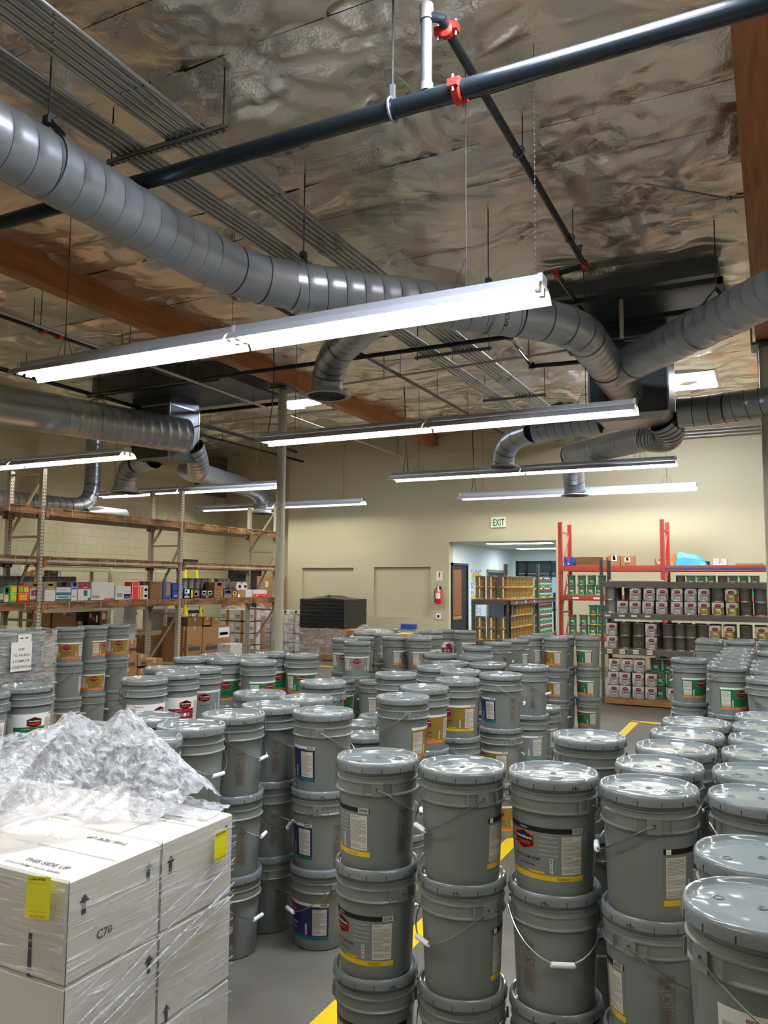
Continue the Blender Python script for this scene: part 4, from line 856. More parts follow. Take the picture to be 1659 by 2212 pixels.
def can_meshes(kind):
    r, h = .083, .188; g = G()
    low, up, band = {'silver': ('can_silver', 'can_white', None), 'gold_white': ('can_gold', 'can_white', None), 'plain': ('can_dark', 'can_dark', None), 'steel': ('steel_can', 'steel_can', None),
        'gold': ('gold', 'gold', 'orange'), 'gold_y': ('gold', 'gold', 'yellow'), 'green': ('can_green', 'can_green', None), 'green_y': ('can_green', 'can_green', 'yellow'), 'green_w': ('can_green', 'can_white', None)}[kind]
    prof = [(0, .003), (r-.004, .003), (r, 0), (r, .006), (r-.0012, .008), (r-.0012, .022), (r-.0012, .11), (r-.0012, h-.01), (r, h-.008), (r, h-.003)]
    def mf(j):
        if j < 4 or j > 6: return 'steel_can'
        if j == 4: return band or low
        return low if j == 5 else up
    if kind == 'green_w': prof[6] = (r-.0012, .15)
    g.lathe(prof, 'steel_can', 28, mf=mf)
    def fn(u, v, lift=0): a = u/r; q = r-.0004+lift; return (q*math.sin(a), -q*math.cos(a), v)
    A = Art(g, fn)
    if kind in ('silver', 'gold_white', 'green', 'green_y', 'green_w'):
        A.fan(0, .132, [(.044*math.copysign(abs(math.cos(a))**.6, math.cos(a)), .026*math.sin(a)) for a in [2*math.pi*i/20 for i in range(20)]], 'red', .0002)
        A.fan(0, .132, [(.038*math.copysign(abs(math.cos(a))**.6, math.cos(a)), .0205*math.sin(a)) for a in [2*math.pi*i/20 for i in range(20)]], 'black', .0006)
        A.text('Dunn-Edwards', 0, .135, .0095, 'white', .001, shear=.3, bold=.0003); A.text('PAINTS', 0, .120, .012, 'red', .001, bold=.0004)
        A.rect(-.03, .072, .03, .084, 'white' if kind != 'silver' else 'ink', .0004); A.rect(-.02, .055, .035, .062, 'white', .0004); A.rect(.03, .02, .036, .06, 'white', .0004)
        for k in range(3): A.rect(.06, .1+.01*k, .1, .102+.01*k, 'print', .0004)
        A.rect(-.13, .02, -.07, .165, 'white', .0003)
    if kind in ('gold', 'gold_y'):
        for cu in (-.035,):
            A.fan(cu, .148, [(.016*math.cos(a), .016*math.sin(a)) for a in [2*math.pi*i/12 for i in range(12)]], 'black', .0004); A.poly([(cu+.008, .14), (cu+.011, .143), (cu+.055, .095), (cu+.052, .092)], 'white', .0005)
        A.fan(.045, .13, [(.03*math.cos(a), .022*math.sin(a)) for a in [2*math.pi*i/14 for i in range(14)]], 'red', .0004); A.fan(.045, .13, [(.024*math.cos(a), .016*math.sin(a)) for a in [2*math.pi*i/14 for i in range(14)]], 'black', .0007)
        A.rect(-.09, .02, -.068, .17, 'white', .0003); A.rect(-.02, .05, -.014, .085, 'ink', .0004); A.rect(.03, .045, .034, .09, 'ink', .0004)
    body = g.mesh('can_'+kind)
    return body
g = G(); g.lathe([(.083, .184), (.083, .188), (.0815, .190), (.0795, .188), (.078, .183), (.074, .182), (.072, .186), (.0, .186)], 'can_top', 28); CLID = g.mesh('can_lid')
g = G(); g.tube([(.083*math.cos(math.pi*i/12)*1.01, -.088*math.sin(math.pi*i/12), .14-.07*math.sin(math.pi*i/12)**1.2) for i in range(13)], .0013, 'wire', 5); CHAN = g.mesh('can_handle')
CAN = {k: can_meshes(k) for k in ('silver', 'gold_white', 'plain', 'steel', 'gold', 'gold_y', 'green', 'green_y', 'green_w')}
CN = [0]
def can(x, y, z, kind, off, label, group):
    t = ob('paint_can', CAN[kind]); t.location = (x, y, z); t.rotation_euler = (0, 0, math.atan2(-x, y)+R(off)); tag(t, label, 'paint can', group)
    l_ = ob('can_lid', CLID, t); CN[0] += 1
    if CN[0] % 3 == 0 and kind not in ('gold', 'gold_y'): ob('wire_handle', CHAN, t)
    return t

# ------------------------------------------------------------------ left pallet rack
RX = -9.8; RD = .75; RZ = (2.86, 2.12, 1.44); RYS = (5.15, 8.25, 11.35, 14.45)
rk = thing('pallet_rack', 'tan steel pallet rack with brown shelf edges along the left side', 'pallet rack', (RX, 8.25, 0)); O = Vector((RX, 8.25, 0))
def post(g, x, y, z0, z1, m, face=1, w_=.076):
    g.box((x-w_/2, y-.035, z0), (x+w_/2, y+.035, z1), m); n = int((z1-z0-.1)/.051)
    for i in range(n):
        z = z0+.06+.051*i
        if face in (1, 3):
            for k in (-1, 1): g.box((x+w_/2, y+k*.017-.006, z), (x+w_/2+.0012, y+k*.017+.006, z+.02), 'hole')
        if face in (2, 3):
            g.box((x-.006, y-.0362, z), (x+.006, y-.035, z+.02), 'hole')
for y in RYS:
    ly = y-O.y
    for xx, zt in ((-.04, 3.44), (-RD, 3.44)):
        g = G(); post(g, xx, ly, 0, zt, 'rack_tan', 1); g.box((xx-.06, ly-.06, 0), (xx+.06, ly+.06, .008), 'rack_tan'); ob('upright', g, rk, False)
    for z in (.25, 1.15, 2.4, 3.36): g = G(); g.box((-RD, ly-.018, z), (-.04, ly+.018, z+.035), 'rack_tan'); ob('cross_brace', g, rk, False)
    for z0, z1 in ((.28, 1.15), (1.2, 2.38), (2.45, 3.3)): g = G(); g.bar((-RD+.03, ly, z0), (-.07, ly, z1), .032, .032, 'rack_tan'); ob('diagonal_brace', g, rk, False)
rq = random.Random(9)
for i in range(3):
    y0, y1 = RYS[i]-O.y+.04, RYS[i+1]-O.y-.04
    for j, z in enumerate(RZ):
        for xx in (-.02, -RD-.02):
            g = G(); g.box((xx-.02, y0, z-.115), (xx+.025, y1, z-.01), 'rack_beam' if xx > -.1 else 'rack_tan'); g.box((xx-.02, y0-.002, z-.16), (xx+.03, y0+.05, z), 'rack_beam'); g.box((xx-.02, y1-.05, z-.16), (xx+.03, y1+.002, z), 'rack_beam')
            if xx > -.1:
                g.box((xx+.025, y0+.06, z-.085), (xx+.03, y1-.06, z-.05), 'rack_tan' if j == 1 else 'rack_beam')
                y = y0+.1
                while y < y1-.2: g.box((xx+.024, y, z-.112), (xx+.031, y+.012, z-.012), 'tape' if rq.random() < .5 else 'carton_dark'); y += rq.uniform(.14, .5)
            ob('beam', g, rk, False)
        g = G(); y = y0-.03
        while y < y1:
            L = rq.uniform(.09, .2); g.box((-RD-.03, y, z-.012), (.012+rq.uniform(-.01, .02), min(y+L-.006, y1+.03), z-.012+rq.uniform(.012, .02)), 'board' if rq.random() < .7 else 'carton'); y += L
        ob('deck_boards', g, rk, False)
LZ = RZ[2]+.009
def Ysh(px): return RX/ratio(px, 1280)
def on_shelf(px0, px1, pytop, m, name, label, cat, px=(), my=(), z=LZ, X=RX-.03, depth=None, group=None, pbase=None):
    y0, y1 = X/ratio(px0, 1280), X/ratio(px1, 1280); zt = at_x((px0+px1)/2, pytop, X).z
    d = depth or min(max((y1-y0)*.9, .15), .5)
    return boxthing(name, label, cat, (X-d, y0+.006, z), (X, y1-.006, max(zt, z+.06)), m, group, px, my)
r = 'r'; tx = 't'
SH = 'goods on the middle shelf of the left rack'
items = [
 (-22, 8, 1271, 'white_carton', 'green and white product box at the left edge', [(r,0,.62,1,1,'green'),(r,.1,.3,.9,.55,'yellow'),(tx,'EYE',.5,.34,.16,'green'),(r,0,0,1,.2,'green')]),
 (9, 20, 1271, 'white_carton', 'narrow white and green box with a yellow word', [(r,0,.55,1,1,'green'),(r,.1,.3,.9,.5,'yellow')]),
 (21, 37, 1265, 'lime', 'lime green carton with yellow ovals, left of the red ones', [(r,.2,.6,.95,.9,'yellow'),(r,.2,.15,.95,.42,'yellow'),(r,0,.48,1,.52,'white')]),
 (38, 63, 1265, 'red', 'red carton printed with yellow ovals', [(r,.1,.58,.55,.92,'lime'),(r,.5,.6,.95,.9,'yellow'),(r,.15,.12,.85,.42,'yellow'),(tx,'PUTTY',.5,.2,.16,'maroon'),(r,0,.48,1,.51,'white')]),
 (64, 86, 1258, 'white_carton', 'olive topped carton with maroon lettering', [(r,0,.66,1,1,'gold'),(r,.3,.82,.7,.9,'hole'),(tx,'DURACREME',.5,.68,.07,'white'),(r,.1,.3,.9,.6,'maroon'),(tx,'T',.5,.36,.2,'white'),(r,0,.0,1,.12,'maroon'),(tx,'WINDOWS',.5,.16,.09,'maroon')]),
 (96, 120, 1257, 'white_carton', 'carton with an olive top half and plain white base', [(r,0,.6,1,1,'gold'),(r,.3,.8,.72,.9,'hole'),(tx,'ACRI-FLAT',.5,.64,.09,'white'),(tx,'xxx xxx',.5,.3,.06,'ink')]),
 (121, 153, 1257, 'white_carton', 'black and teal caulk carton', [(r,0,.72,1,1,'black'),(r,.35,.76,.65,.96,'white'),(tx,'DAP',.5,.79,.12,'black'),(tx,'SEALANT',.5,.56,.09,'teal'),(r,0,.3,1,.45,'teal'),(r,0,.0,1,.12,'teal'),(r,.1,.17,.9,.24,'teal')]),
 (154, 167, 1258, 'white_carton', 'narrow carton with a blue top band', [(r,0,.62,1,1,'blue'),(tx,'AC-PLUS',.5,.7,.1,'white'),(r,.1,.2,.8,.25,'print')]),
 (168, 196, 1257, 'white_carton', 'carton with a maroon top and green square', [(r,0,.62,1,1,'maroon'),(tx,'SEALANT',.6,.68,.08,'white'),(r,.45,.25,.75,.55,'green'),(r,.8,.02,1,.15,'teal')]),
 (197, 247, 1258, 'white_carton', 'largest plain white carton on the shelf', [(tx,'_/^\\_',.75,.4,.1,'print'),(r,.55,.02,.8,.1,'red'),(r,.82,.02,.98,.1,'ink'),(r,.02,.12,.35,.28,'print')]),
 (249, 283, 1266, 'white_carton', 'white carton with a small yellow and blue label', [(r,.1,.2,.45,.5,'print'),(r,.55,.08,.98,.4,'blue'),(r,.55,.3,.98,.42,'yellow'),(tx,'ABRASIVE',.75,.55,.08,'ink')]),
 (284, 301, 1257, 'red', 'tall red carton with white lettering', [(r,.02,.02,.08,.98,'white'),(r,.92,.02,.98,.98,'white'),(tx,'HEAVY',.5,.72,.09,'white'),(tx,'xxxx',.4,.3,.08,'black')]),
 (302, 320, 1265, 'white_carton', 'small stacked white labels box beside the second upright', [(r,.45,.52,.95,.95,'paper'),(r,.55,.6,.9,.8,'ink'),(r,.1,.05,.4,.9,'orange'),(r,.45,.05,.95,.45,'paper'),(r,.55,.15,.9,.35,'ink')]),
 (324, 351, 1256, 'carton_dark', 'tall brown carton just right of the second rack upright', [(r,.1,.86,.5,.92,'ink')]),
 (352, 370, 1257, 'blue', 'blue display box with a tan cutout', [(r,.35,.15,.85,.95,'carton')]),
 (371, 396, 1259, 'navy', 'jumble of blue packaged goods', [(r,.1,.55,.5,.95,'blue'),(r,.55,.4,.95,.8,'sky_blue'),(r,.1,.1,.6,.4,'blue'),(tx,'BLUE',.4,.12,.16,'white'),(r,.6,.08,.95,.35,'blue')]),
 (397, 411, 1271, 'black', 'black and white product box with speckled print', [(r,.1,.5,.9,.9,'white'),(r,.2,.6,.5,.8,'ink'),(r,.1,.1,.9,.2,'white'),(r,.3,.25,.6,.45,'print')]),
 (412, 433, 1272, 'black', 'black box with a yellow flash', [(r,.0,.1,.2,.9,'yellow'),(r,.35,.2,.85,.75,'print'),(r,.4,.3,.7,.6,'black'),(tx,'MASK',.6,.76,.16,'white')]),
 (434, 461, 1275, 'black', 'black boxes printed with white goggle faces', [(r,.1,.45,.42,.9,'white'),(r,.15,.55,.37,.8,'black'),(r,.55,.45,.9,.9,'white'),(r,.6,.55,.85,.8,'black'),(tx,'MASK',.5,.08,.2,'white'),(r,.2,.28,.8,.38,'print')]),
 (462, 482, 1274, 'carton', 'lower small brown carton with stencil lines', [(tx,'PREMIUM',.5,.6,.13,'ink'),(r,.15,.2,.85,.25,'ink'),(r,.15,.32,.85,.37,'ink')]),
 (484, 501, 1274, 'carton', 'small brown carton with a blue label', [(r,.05,.4,.95,.95,'blue'),(r,.2,.6,.8,.85,'sky_blue'),(tx,'xxx',.5,.1,.15,'ink')]),
 (502, 512, 1277, 'carton', 'tiny brown carton with a yellow arch', [(r,.1,.4,.9,.85,'yellow')]),
 (513, 529, 1274, 'carton', 'plain brown carton beside the white row end', [(r,0,0,.3,.4,'white')]),
 (530, 545, 1274, 'white_carton', 'grey shaded white carton, nearer of the last two', []),
 (546, 577, 1274, 'white_carton', 'last white carton with a red strip at the rack end', [(r,.0,.0,1,.4,'red'),(tx,'PAPER',.3,.1,.22,'white'),(tx,'PAPER',.78,.1,.22,'white')]),
]
for it in items:
    on_shelf(it[0], it[1], it[2], it[3], 'product_box', it[4]+', left rack middle shelf' if len(it[4].split()) < 12 else it[4], 'box', it[5], group=SH)
on_shelf(463, 481, 1258, 'carton', 'product_box', 'upper small brown carton with a purple picture label', 'box', [(r,.3,.45,.9,.95,'navy'),(r,.4,.6,.75,.9,'orange'),(tx,'xxx',.5,.1,.18,'ink')], z=at_x(470, 1274, RX-.03).z+.002, group=SH)
on_shelf(443, 461, 1258, 'carton_dark', 'product_box', 'dark brown carton behind the goggle boxes', 'box', [(r,.2,.6,.8,.7,'ink')], X=RX-.34, z=LZ, group=SH)
for n_, px in enumerate((2, 14, 26, 38, 50, 59, 96, 108, 120, 130, 141, 152)):
    X = RX-.5; y = X/ratio(px, 1280)
    for q in (0, 1): can(X, y, LZ+.19*q, 'plain', 0, 'dark can behind the product boxes, left rack, %s row, %s from the left' % (('lower', 'upper')[q], ORD[n_]), 'dark cans behind the boxes on the left rack')
for n_, px in enumerate((396, 410, 424, 436, 447, 470, 480, 488)):
    X = RX-.45; y = X/ratio(px, 1280)
    for q in range(2): can(X, y, LZ+.19*q, 'steel', 0, 'plain steel can behind the black boxes, %s row, %s from the left' % (('lower', 'upper')[q], ORD[n_]), 'steel cans at the far end of the left rack')
for i, px in enumerate((499, 511)):
    t = thing('plastic_jug', ('left' if i == 0 else 'right')+' white round jug lying behind small cartons on the left rack', 'jug', (RX-.36, (RX-.36)/ratio(px, 1280), LZ+.22)); g = G(); g.tube([(0, 0, 0), (.01, 0, .0), (.2, 0, 0), (.21, 0, 0)], [.07, .1, .1, .07], 'white', 20); ob('jug_body', g, t)
    g = G(); g.tube([(.21, 0, 0), (.24, 0, 0)], .03, 'ink', 12); ob('cap', g, t)
    g = G(); g.box((.0, -.09, -.22), (.2, .09, -.1), 'grey_cab'); ob('cradle', g, t, False)
# goods below, on the floor of the rack and on the pails' side
def floor_box(px0, px1, pytop, X, m, label, z=0.0, depth=.5, px=(), my=(), group='cartons on the floor by the left rack', name='carton'):
    y0, y1 = X/ratio(px0, 1350), X/ratio(px1, 1350); zt = at_x((px0+px1)/2, pytop, X).z
    return boxthing(name, label, 'carton', (X-depth, y0+.005, z), (X, y1-.005, zt), m, group, px, my)
stencil = [(tx,'FRAGILE',.25,.6,.05,'ink'),(r,.1,.5,.9,.58,'ink'),(r,.1,.35,.7,.37,'ink'),(r,.1,.28,.8,.3,'ink'),(r,.1,.2,.85,.22,'ink'),(r,.1,.12,.6,.14,'ink')]
floor_box(438, 499, 1353, -9.9, 'carton', 'big brown carton with dark stencil bars and a white sticker', px=stencil+[(r,.55,.74,.95,.97,'paper'),(r,.6,.8,.9,.86,'ink')], my=stencil, depth=.62)
floor_box(404, 437, 1353, -9.9, 'carton', 'big brown carton left of the stickered one', px=stencil, my=stencil, depth=.62)
floor_box(396, 403, 1354, -9.95, 'carton', 'big brown carton behind the second rack upright', px=stencil, depth=.5)
floor_box(440, 455, 1333, -9.95, 'carton', 'flat brown carton lying on the big ones, left', z=at_x(420, 1353, -9.9).z+.002, px=[(tx,'xxxx',.5,.4,.3,'ink')])
floor_box(405, 437, 1334, -9.95, 'carton_dark', 'long flat dark carton on the big cartons', z=at_x(420, 1353, -9.9).z+.002)
floor_box(457, 476, 1334, -9.95, 'carton', 'flat brown carton lying on the big ones, right', z=at_x(460, 1354, -9.9).z+.002, px=[(tx,'xxxx',.5,.4,.3,'ink')])
floor_box(498, 525, 1391, -9.2, 'white_carton', 'small white carton with a blue stripe beside the big brown carton', px=[(r,.1,.35,.95,.6,'blue'),(r,.2,.44,.8,.5,'white')], depth=.3)
floor_box(326, 370, 1371, -10.6, 'carton', 'wide brown carton behind the second upright', depth=.5)
for i, (a_, b_, pt, z) in enumerate(((261, 300, 1412, 0), (301, 318, 1414, 0))):
    floor_box(a_, b_, pt+30, -8.6, 'carton', ('nearer' if i == 0 else 'farther')+' bottom carton behind the pallet pails', depth=.4, px=[(r,.5,.1,.9,.3,'ink')])
zb = at_x(280, 1442, -8.6).z+.003; zb2 = at_x(280, 1413, -8.6).z
floor_box(261, 299, 1413, -8.6, 'carton', 'second layer carton behind the pallet pails, nearer', z=zb, depth=.4, px=[(r,.5,.1,.9,.35,'ink'),(tx,'Y',.2,.6,.2,'ink')])
floor_box(300, 318, 1413, -8.6, 'carton', 'second layer carton behind the pallet pails, farther', z=zb, depth=.4, px=[(r,.4,.1,.95,.35,'ink')])
floor_box(260, 274, 1382, -8.65, 'carton', 'top carton behind the pallet pails, nearer', z=zb2+.003, depth=.35, px=[(r,.3,.15,.95,.4,'ink')])
floor_box(275, 296, 1382, -8.65, 'carton', 'top carton behind the pallet pails, farther', z=zb2+.003, depth=.35, px=[(r,.3,.15,.95,.4,'ink'),(tx,'Y',.4,.6,.2,'ink')])
floor_box(319, 354, 1423, -8.6, 'carton', 'low brown carton right of the carton stack', depth=.35)
# cream shelving behind the rack
cs = thing('boltless_shelf', 'cream boltless shelving unit standing behind the left rack', 'shelving', (-11.5, 9.5, 0)); O2 = Vector((-11.5, 9.5, 0))
ya, yb, yc = -11.5/ratio(90), -11.5/ratio(238), -11.5/ratio(360)
for y in (ya, yb, yc):
    for xx in (0, -.5):
        g = G(); post(g, xx, y-O2.y, 0, 2.05, 'cream_steel', 1, .04); ob('upright', g, cs, False)
for z in (.15, .75, 1.25, 2.0):
    for p, q in ((ya, yb), (yb, yc)): g = G(); g.box((-.5, p-O2.y+.02, z-.06), (.01, q-O2.y-.02, z), 'cream_steel'); g.box((-.5, p-O2.y+.02, z), (.0, q-O2.y-.02, z+.015), 'board'); ob('shelf_board', g, cs, False)
def cream_box(px0, px1, pytop, z, m, label, px=(), cat='carton', name='carton'):
    X = -11.52; y0, y1 = X/ratio(px0, 1340), X/ratio(px1, 1340); zt = at_x((px0+px1)/2, pytop, X).z
    boxthing(name, label, cat, (X-.42, y0+.01, z+.017), (X, y1-.01, max(zt, z+.08)), m, 'goods on the cream shelving', px)
cream_box(112, 164, 1320, .75, 'carton', 'brown carton with handwriting on the cream shelf', [(tx,'PORTA',.72,.8,.1,'ink'),(tx,'20 75 Phand',.7,.5,.1,'ink'),(r,.45,.85,.55,.95,'paper')])
cream_box(165, 180, 1342, .75, 'carton', 'small plain carton beside the handwritten one')
cream_box(188, 214, 1320, .75, 'black', 'black carton speckled with red and white on the cream shelf', [(r,.1,.1,.3,.3,'red'),(r,.5,.2,.7,.35,'white'),(r,.4,.6,.6,.75,'red'),(r,.75,.5,.9,.8,'white'),(r,.2,.7,.3,.9,'white')])
cream_box(215, 231, 1318, .75, 'carton', 'brown carton with two white stickers', [(r,.3,.6,.85,.85,'paper'),(r,.3,.1,.85,.35,'paper')])
cream_box(92, 110, 1318, .75, 'carton', 'brown carton at the near end of the cream shelf')
cream_box(300, 352, 1328, 1.25, 'carton', 'long low brown carton on the cream shelf, right bay')
cream_box(97, 128, 1229, 1.25, 'carton_dark', 'open dark brown carton on the upper cream shelf', [(r,.1,.1,.75,.9,'dark'),(r,.8,.1,.95,1,'white')])
cream_box(24, 48, 1225, 1.25, 'white_carton', 'white carton on the upper cream shelf, left bay')
cream_box(60, 80, 1234, 1.25, 'carton', 'brown carton with a small sticker on the upper cream shelf', [(r,.5,.6,.8,.8,'paper')])
t = thing('bag_roll', 'tall stack of folded white plastic bags between the uprights', 'plastic bags', (-10.9, -10.9/ratio(272), .35)); g = G(); rr = random.Random(2)
for i in range(42): z = .025*i; g.box((-.12-rr.uniform(0, .03), -.15-rr.uniform(0, .015), z), (.12+rr.uniform(0, .03), .15+rr.uniform(0, .05), z+.02), 'white')
ob('folded_bags', g, t, False)
g = G(); g.box((-.14, -.17, -.35), (.14, .17, -.002), 'carton_dark'); ob('base_box', g, t, False)
# ladders, cabinet behind the rack
def stepladder(x, y, h, m, label, w0=.5):
    t = thing('step_ladder', label, 'ladder', (x, y, 0))
    for s in (-1, 1):
        g = G(); g.bar((.0, s*w0/2, 0), (-.28, s*w0*.3, h), .03, .07, m); ob('front_rail', g, t, False); g = G(); g.bar((-.95, s*w0/2, 0), (-.36, s*w0*.3, h), .03, .05, m); ob('rear_rail', g, t, False)
    for k in range(1, 7): q = k/7.5; g = G(); g.box((-.28*q-.04, -w0*(.5-.2*q), h*q), (-.28*q+.05, w0*(.5-.2*q), h*q+.025), 'conduit'); ob('step', g, t, False)
    g = G(); g.box((-.4, -w0*.34, h), (-.22, w0*.34, h+.07), 'dark'); ob('top_cap', g, t, False)
p = at_x(417, 1212, -12.2); stepladder(-12.0, p.y, p.z-.03, 'ladder', 'tall yellow step ladder with a black cap behind the left rack', .62)
p = at_x(452, 1330, -12.2); stepladder(-12.4, p.y+.1, 1.0, 'conduit', 'short aluminium step ladder behind the left rack', .55)
p0, p1_ = at_x(363, 1315, -11.9), at_x(380, 1315, -11.9)
t = thing('filing_cabinet', 'grey metal filing cabinet behind the left rack', 'cabinet', (-12.2, (p0.y+p1_.y)/2, 0)); g = G(); hh = p0.z; g.box((-.3, -.25, 0), (.3, .25, hh), 'grey_cab'); ob('cabinet_body', g, t, False)
for k in range(4): g = G(); z = hh*k/4; g.box((.3, -.24, z+.01), (.315, .24, z+hh/4-.01), 'grey_cab'); dr = ob('drawer', g, t, False); g = G(); g.box((.315, -.06, z+hh/8), (.335, .06, z+hh/8+.02), 'conduit'); ob('handle', g, dr, False)

# ================================================================== RIGHT-HAND SHELVING
def slotted(g, x, y, z0, z1, m, sx=1, sy=1, w_=.05):
    g.box((x-w_/2, y-.003, z0), (x+w_/2, y+.003, z1), m); g.box((x-sx*w_/2-.003, y, z0), (x-sx*w_/2+.003, y+sy*w_, z1), m)
    for i in range(int((z1-z0)/.05)): z = z0+.02+.05*i; g.box((x-.006, y-.0042, z), (x+.006, y-.003, z+.018), 'hole')
GX, GY = -2.34, 12.1
t = thing('boltless_shelf', 'grey steel shelving with tan boards holding silver labelled cans, right', 'shelving', (-1.1, 12.4, 0)); L_ = lambda x, y: (x+1.1, y-12.4)
for x in (GX, .16):
    for y in (GY, GY+.62): a, b = L_(x, y); g = G(); slotted(g, a, b, 0, 2.14, 'rack_grey', sx=1 if x < 0 else -1, sy=1 if y == GY else -1); ob('upright', g, t, False)
GZ = (1.81, 1.34, .82, .10)
for i, z in enumerate(GZ):
    x0, y0 = L_(GX, GY); x1, y1 = L_(.16, GY+.62)
    m_ = 'wood' if i == 3 else 'rack_grey'
    for yy in (y0-.012, y1-.01): g = G(); g.box((x0+.02, yy, z-.085), (x1-.02, yy+.03, z-.012), m_); ob('shelf_beam', g, t, False)
    g = G(); g.box((x0, y0-.01, z-.012), (x1, y1, z), 'board'); ob('shelf_board', g, t, False)
g = G()
for z, pxs in ((1.34, (1311, 1342, 1368, 1397)), (.82, (1314, 1341, 1370, 1400))):
    for px in pxs:
        x = ratio(px)*12.08; a, b = L_(x, 12.075); g = G()
        for dz in ((-.05,) if z > 1 else (-.035, -.07)): g.box((a-.04, b, z+dz), (a+.04, b+.003, z+dz+.027), 'cream_paper')
        ob('price_tag', g, t, False)
def canrow(pxs, kinds, y, z, lab, group, off=0):
    n = len(pxs)
    for i, (px, k) in enumerate(zip(pxs, kinds)):
        K = {'s': 'silver', 'g': 'gold_white', 'p': 'plain', 't': 'steel'}[k] if len(k) == 1 else k
        nm = {'silver': 'silver and white', 'gold_white': 'gold and white', 'plain': 'dark unlabelled', 'steel': 'plain steel', 'gold': 'gold', 'gold_y': 'gold yellow-banded', 'green': 'green', 'green_y': 'green yellow-banded', 'green_w': 'green white-topped'}[K]
        lbl = '%s paint can, %s from the left, %s' % (nm, ORD[i] if i < 12 else 'thirteenth', lab)
        can(ratio(px)*y, y, z, K, off, lbl, group)
S = 12.2
grp = 'paint cans on the grey shelving'
canrow((1318,), ('t',), S+.02, 1.342, 'second grey shelf beside the post', grp)
canrow((1344, 1371, 1399, 1428, 1461, 1490, 1519, 1549, 1580, 1611, 1642), 'ssssssgggpp'.replace('sssssss', 'sssssss')[:7]+'ggpp', S, 1.342, 'lower row, second grey shelf', grp)
canrow((1318,), ('t',), S+.02, 1.532, 'upper row beside the post', grp)
canrow((1372, 1402, 1430, 1462, 1491, 1520, 1549, 1578, 1609, 1641), 'ssssss'+'pgpp', S, 1.532, 'upper row, second grey shelf', grp)
canrow((1320, 1348, 1376, 1404, 1442, 1467, 1490), 'sppsppp', S, .822, 'lower row, third grey shelf', grp)
canrow((1516, 1543, 1572, 1608, 1641), 'pggpg', S+.02, .822, 'lower row, third shelf, right half', grp)
canrow((1515, 1541, 1572, 1608, 1641), 'pggpg', S+.02, 1.012, 'upper row, third shelf, right half', grp)
canrow((1320, 1349, 1377, 1404, 1441, 1467, 1490), 'sppsppp', S, 1.012, 'upper row, third grey shelf', grp)
canrow((1322, 1346, 1374, 1401, 1449), 'sssss', S, .102, 'bottom row, lowest grey shelf', grp)
canrow((1322, 1346, 1374, 1402), 'ssss', S, .292, 'middle row, lowest grey shelf', grp)
canrow((1324, 1352, 1378), 'sss', S+.02, .482, 'top row, lowest grey shelf', grp)
canrow((1412, 1438), ('green', 'green'), S+.25, .482, 'on the green cartons, lowest grey shelf', grp)
canrow((1420, 1445), ('green', 'green'), S+.22, .292, 'behind, lowest grey shelf', grp)
canrow((1420, 1445), ('green', 'green'), S+.22, .102, 'deep at the back of the lowest grey shelf', grp)
for z, nm in ((1.342, 'second'), (.822, 'third'), (.102, 'lowest')):
    for l in range(2):
        for i in range(12):
            x = -2.2+.2*i
            if z < .5 and i > 3: continue
            can(x, 12.52, z+.19*l, 'plain' if (i*5+l) % 4 else 'steel', 0, 'can in the back %s row, %s grey shelf, %s from the left' % (('lower', 'upper')[l], nm, ORD[i]), 'cans in the back rows of the grey shelving')
boxthing('product_box', 'white and green carton on top of cans, lowest grey shelf', 'box', (-1.62, 12.3, .672), (-1.3, 12.6, .8), 'white_carton', my=[(r,.2,.1,.5,.9,'green'),(r,.65,.1,.95,.9,'green')])
boxthing('rolled_sheet', 'flat grey and white sheets lying on the top grey shelf', 'sheet', (-2.25, 12.2, 1.812), (-1.5, 12.6, 1.835), 'white_carton')
# red pallet rack
RR = thing('pallet_rack', 'red steel pallet rack against the back wall behind the grey shelving', 'pallet rack', (-1.87, 15.9, 0)); LR = lambda x, y: (x+1.87, y-15.9)
for x in (-3.79, -1.87, .05):
    for y in (15.5, 16.3): a, b = LR(x, y); g = G(); post(g, a, b, 0, 2.99, 'rack_red', 2); ob('upright', g, RR, False)
    a, b = LR(x, 15.5)
    for z in (.3, 1.2, 2.1, 2.78): g = G(); g.box((a-.015, b, z), (a+.015, b+.8, z+.03), 'rack_red'); ob('cross_brace', g, RR, False)
    for z0, z1 in ((.3, 1.2), (1.25, 2.1), (2.1, 2.78)): g = G(); g.bar((a, b+.05, z0), (a, b+.75, z1), .03, .03, 'rack_red'); ob('diagonal_brace', g, RR, False)
for i, (x0, x1) in enumerate(((-3.75, -1.91), (-1.83, .01))):
    for z in (2.13, 1.56, .79):
        for y in (15.44, 16.32): a, b = LR(x0, y); c_, _ = LR(x1, y); g = G(); g.box((a, b, z-.11), (c_, b+.045, z-.01), 'rack_red'); g.box((a, b-.004, z-.075), (c_, b, z-.045), 'rack_blue' if i == 1 and z > 2 else 'rack_red'); ob('beam', g, RR, False)
        a, b = LR(x0, 15.45); c_, d_ = LR(x1, 16.36); g = G(); g.box((a, b+.04, z-.012), (c_, d_, z), 'board'); ob('deck_board', g, RR, False)
        if z < 2 and i == 0:
            for px in (1243, 1288): a = LR(ratio(px)*15.44, 0)[0]; g = G(); g.box((a-.06, -.4715, z-.08), (a+.06, -.4655, z-.045), 'paper'); ob('price_tag', g, RR, False)
grp = 'green paint cans on the red rack'; Y0 = 15.62
canrow((1234, 1256, 1275, 1294, 1313), ('green', 'green', 'green', 'green_y', 'green_y'), Y0, 1.562, 'lower row, middle level of the red rack', grp)
canrow((1234, 1256, 1278, 1300), ('green', 'green', 'green', 'green'), Y0, 1.752, 'upper row, middle level of the red rack', grp)
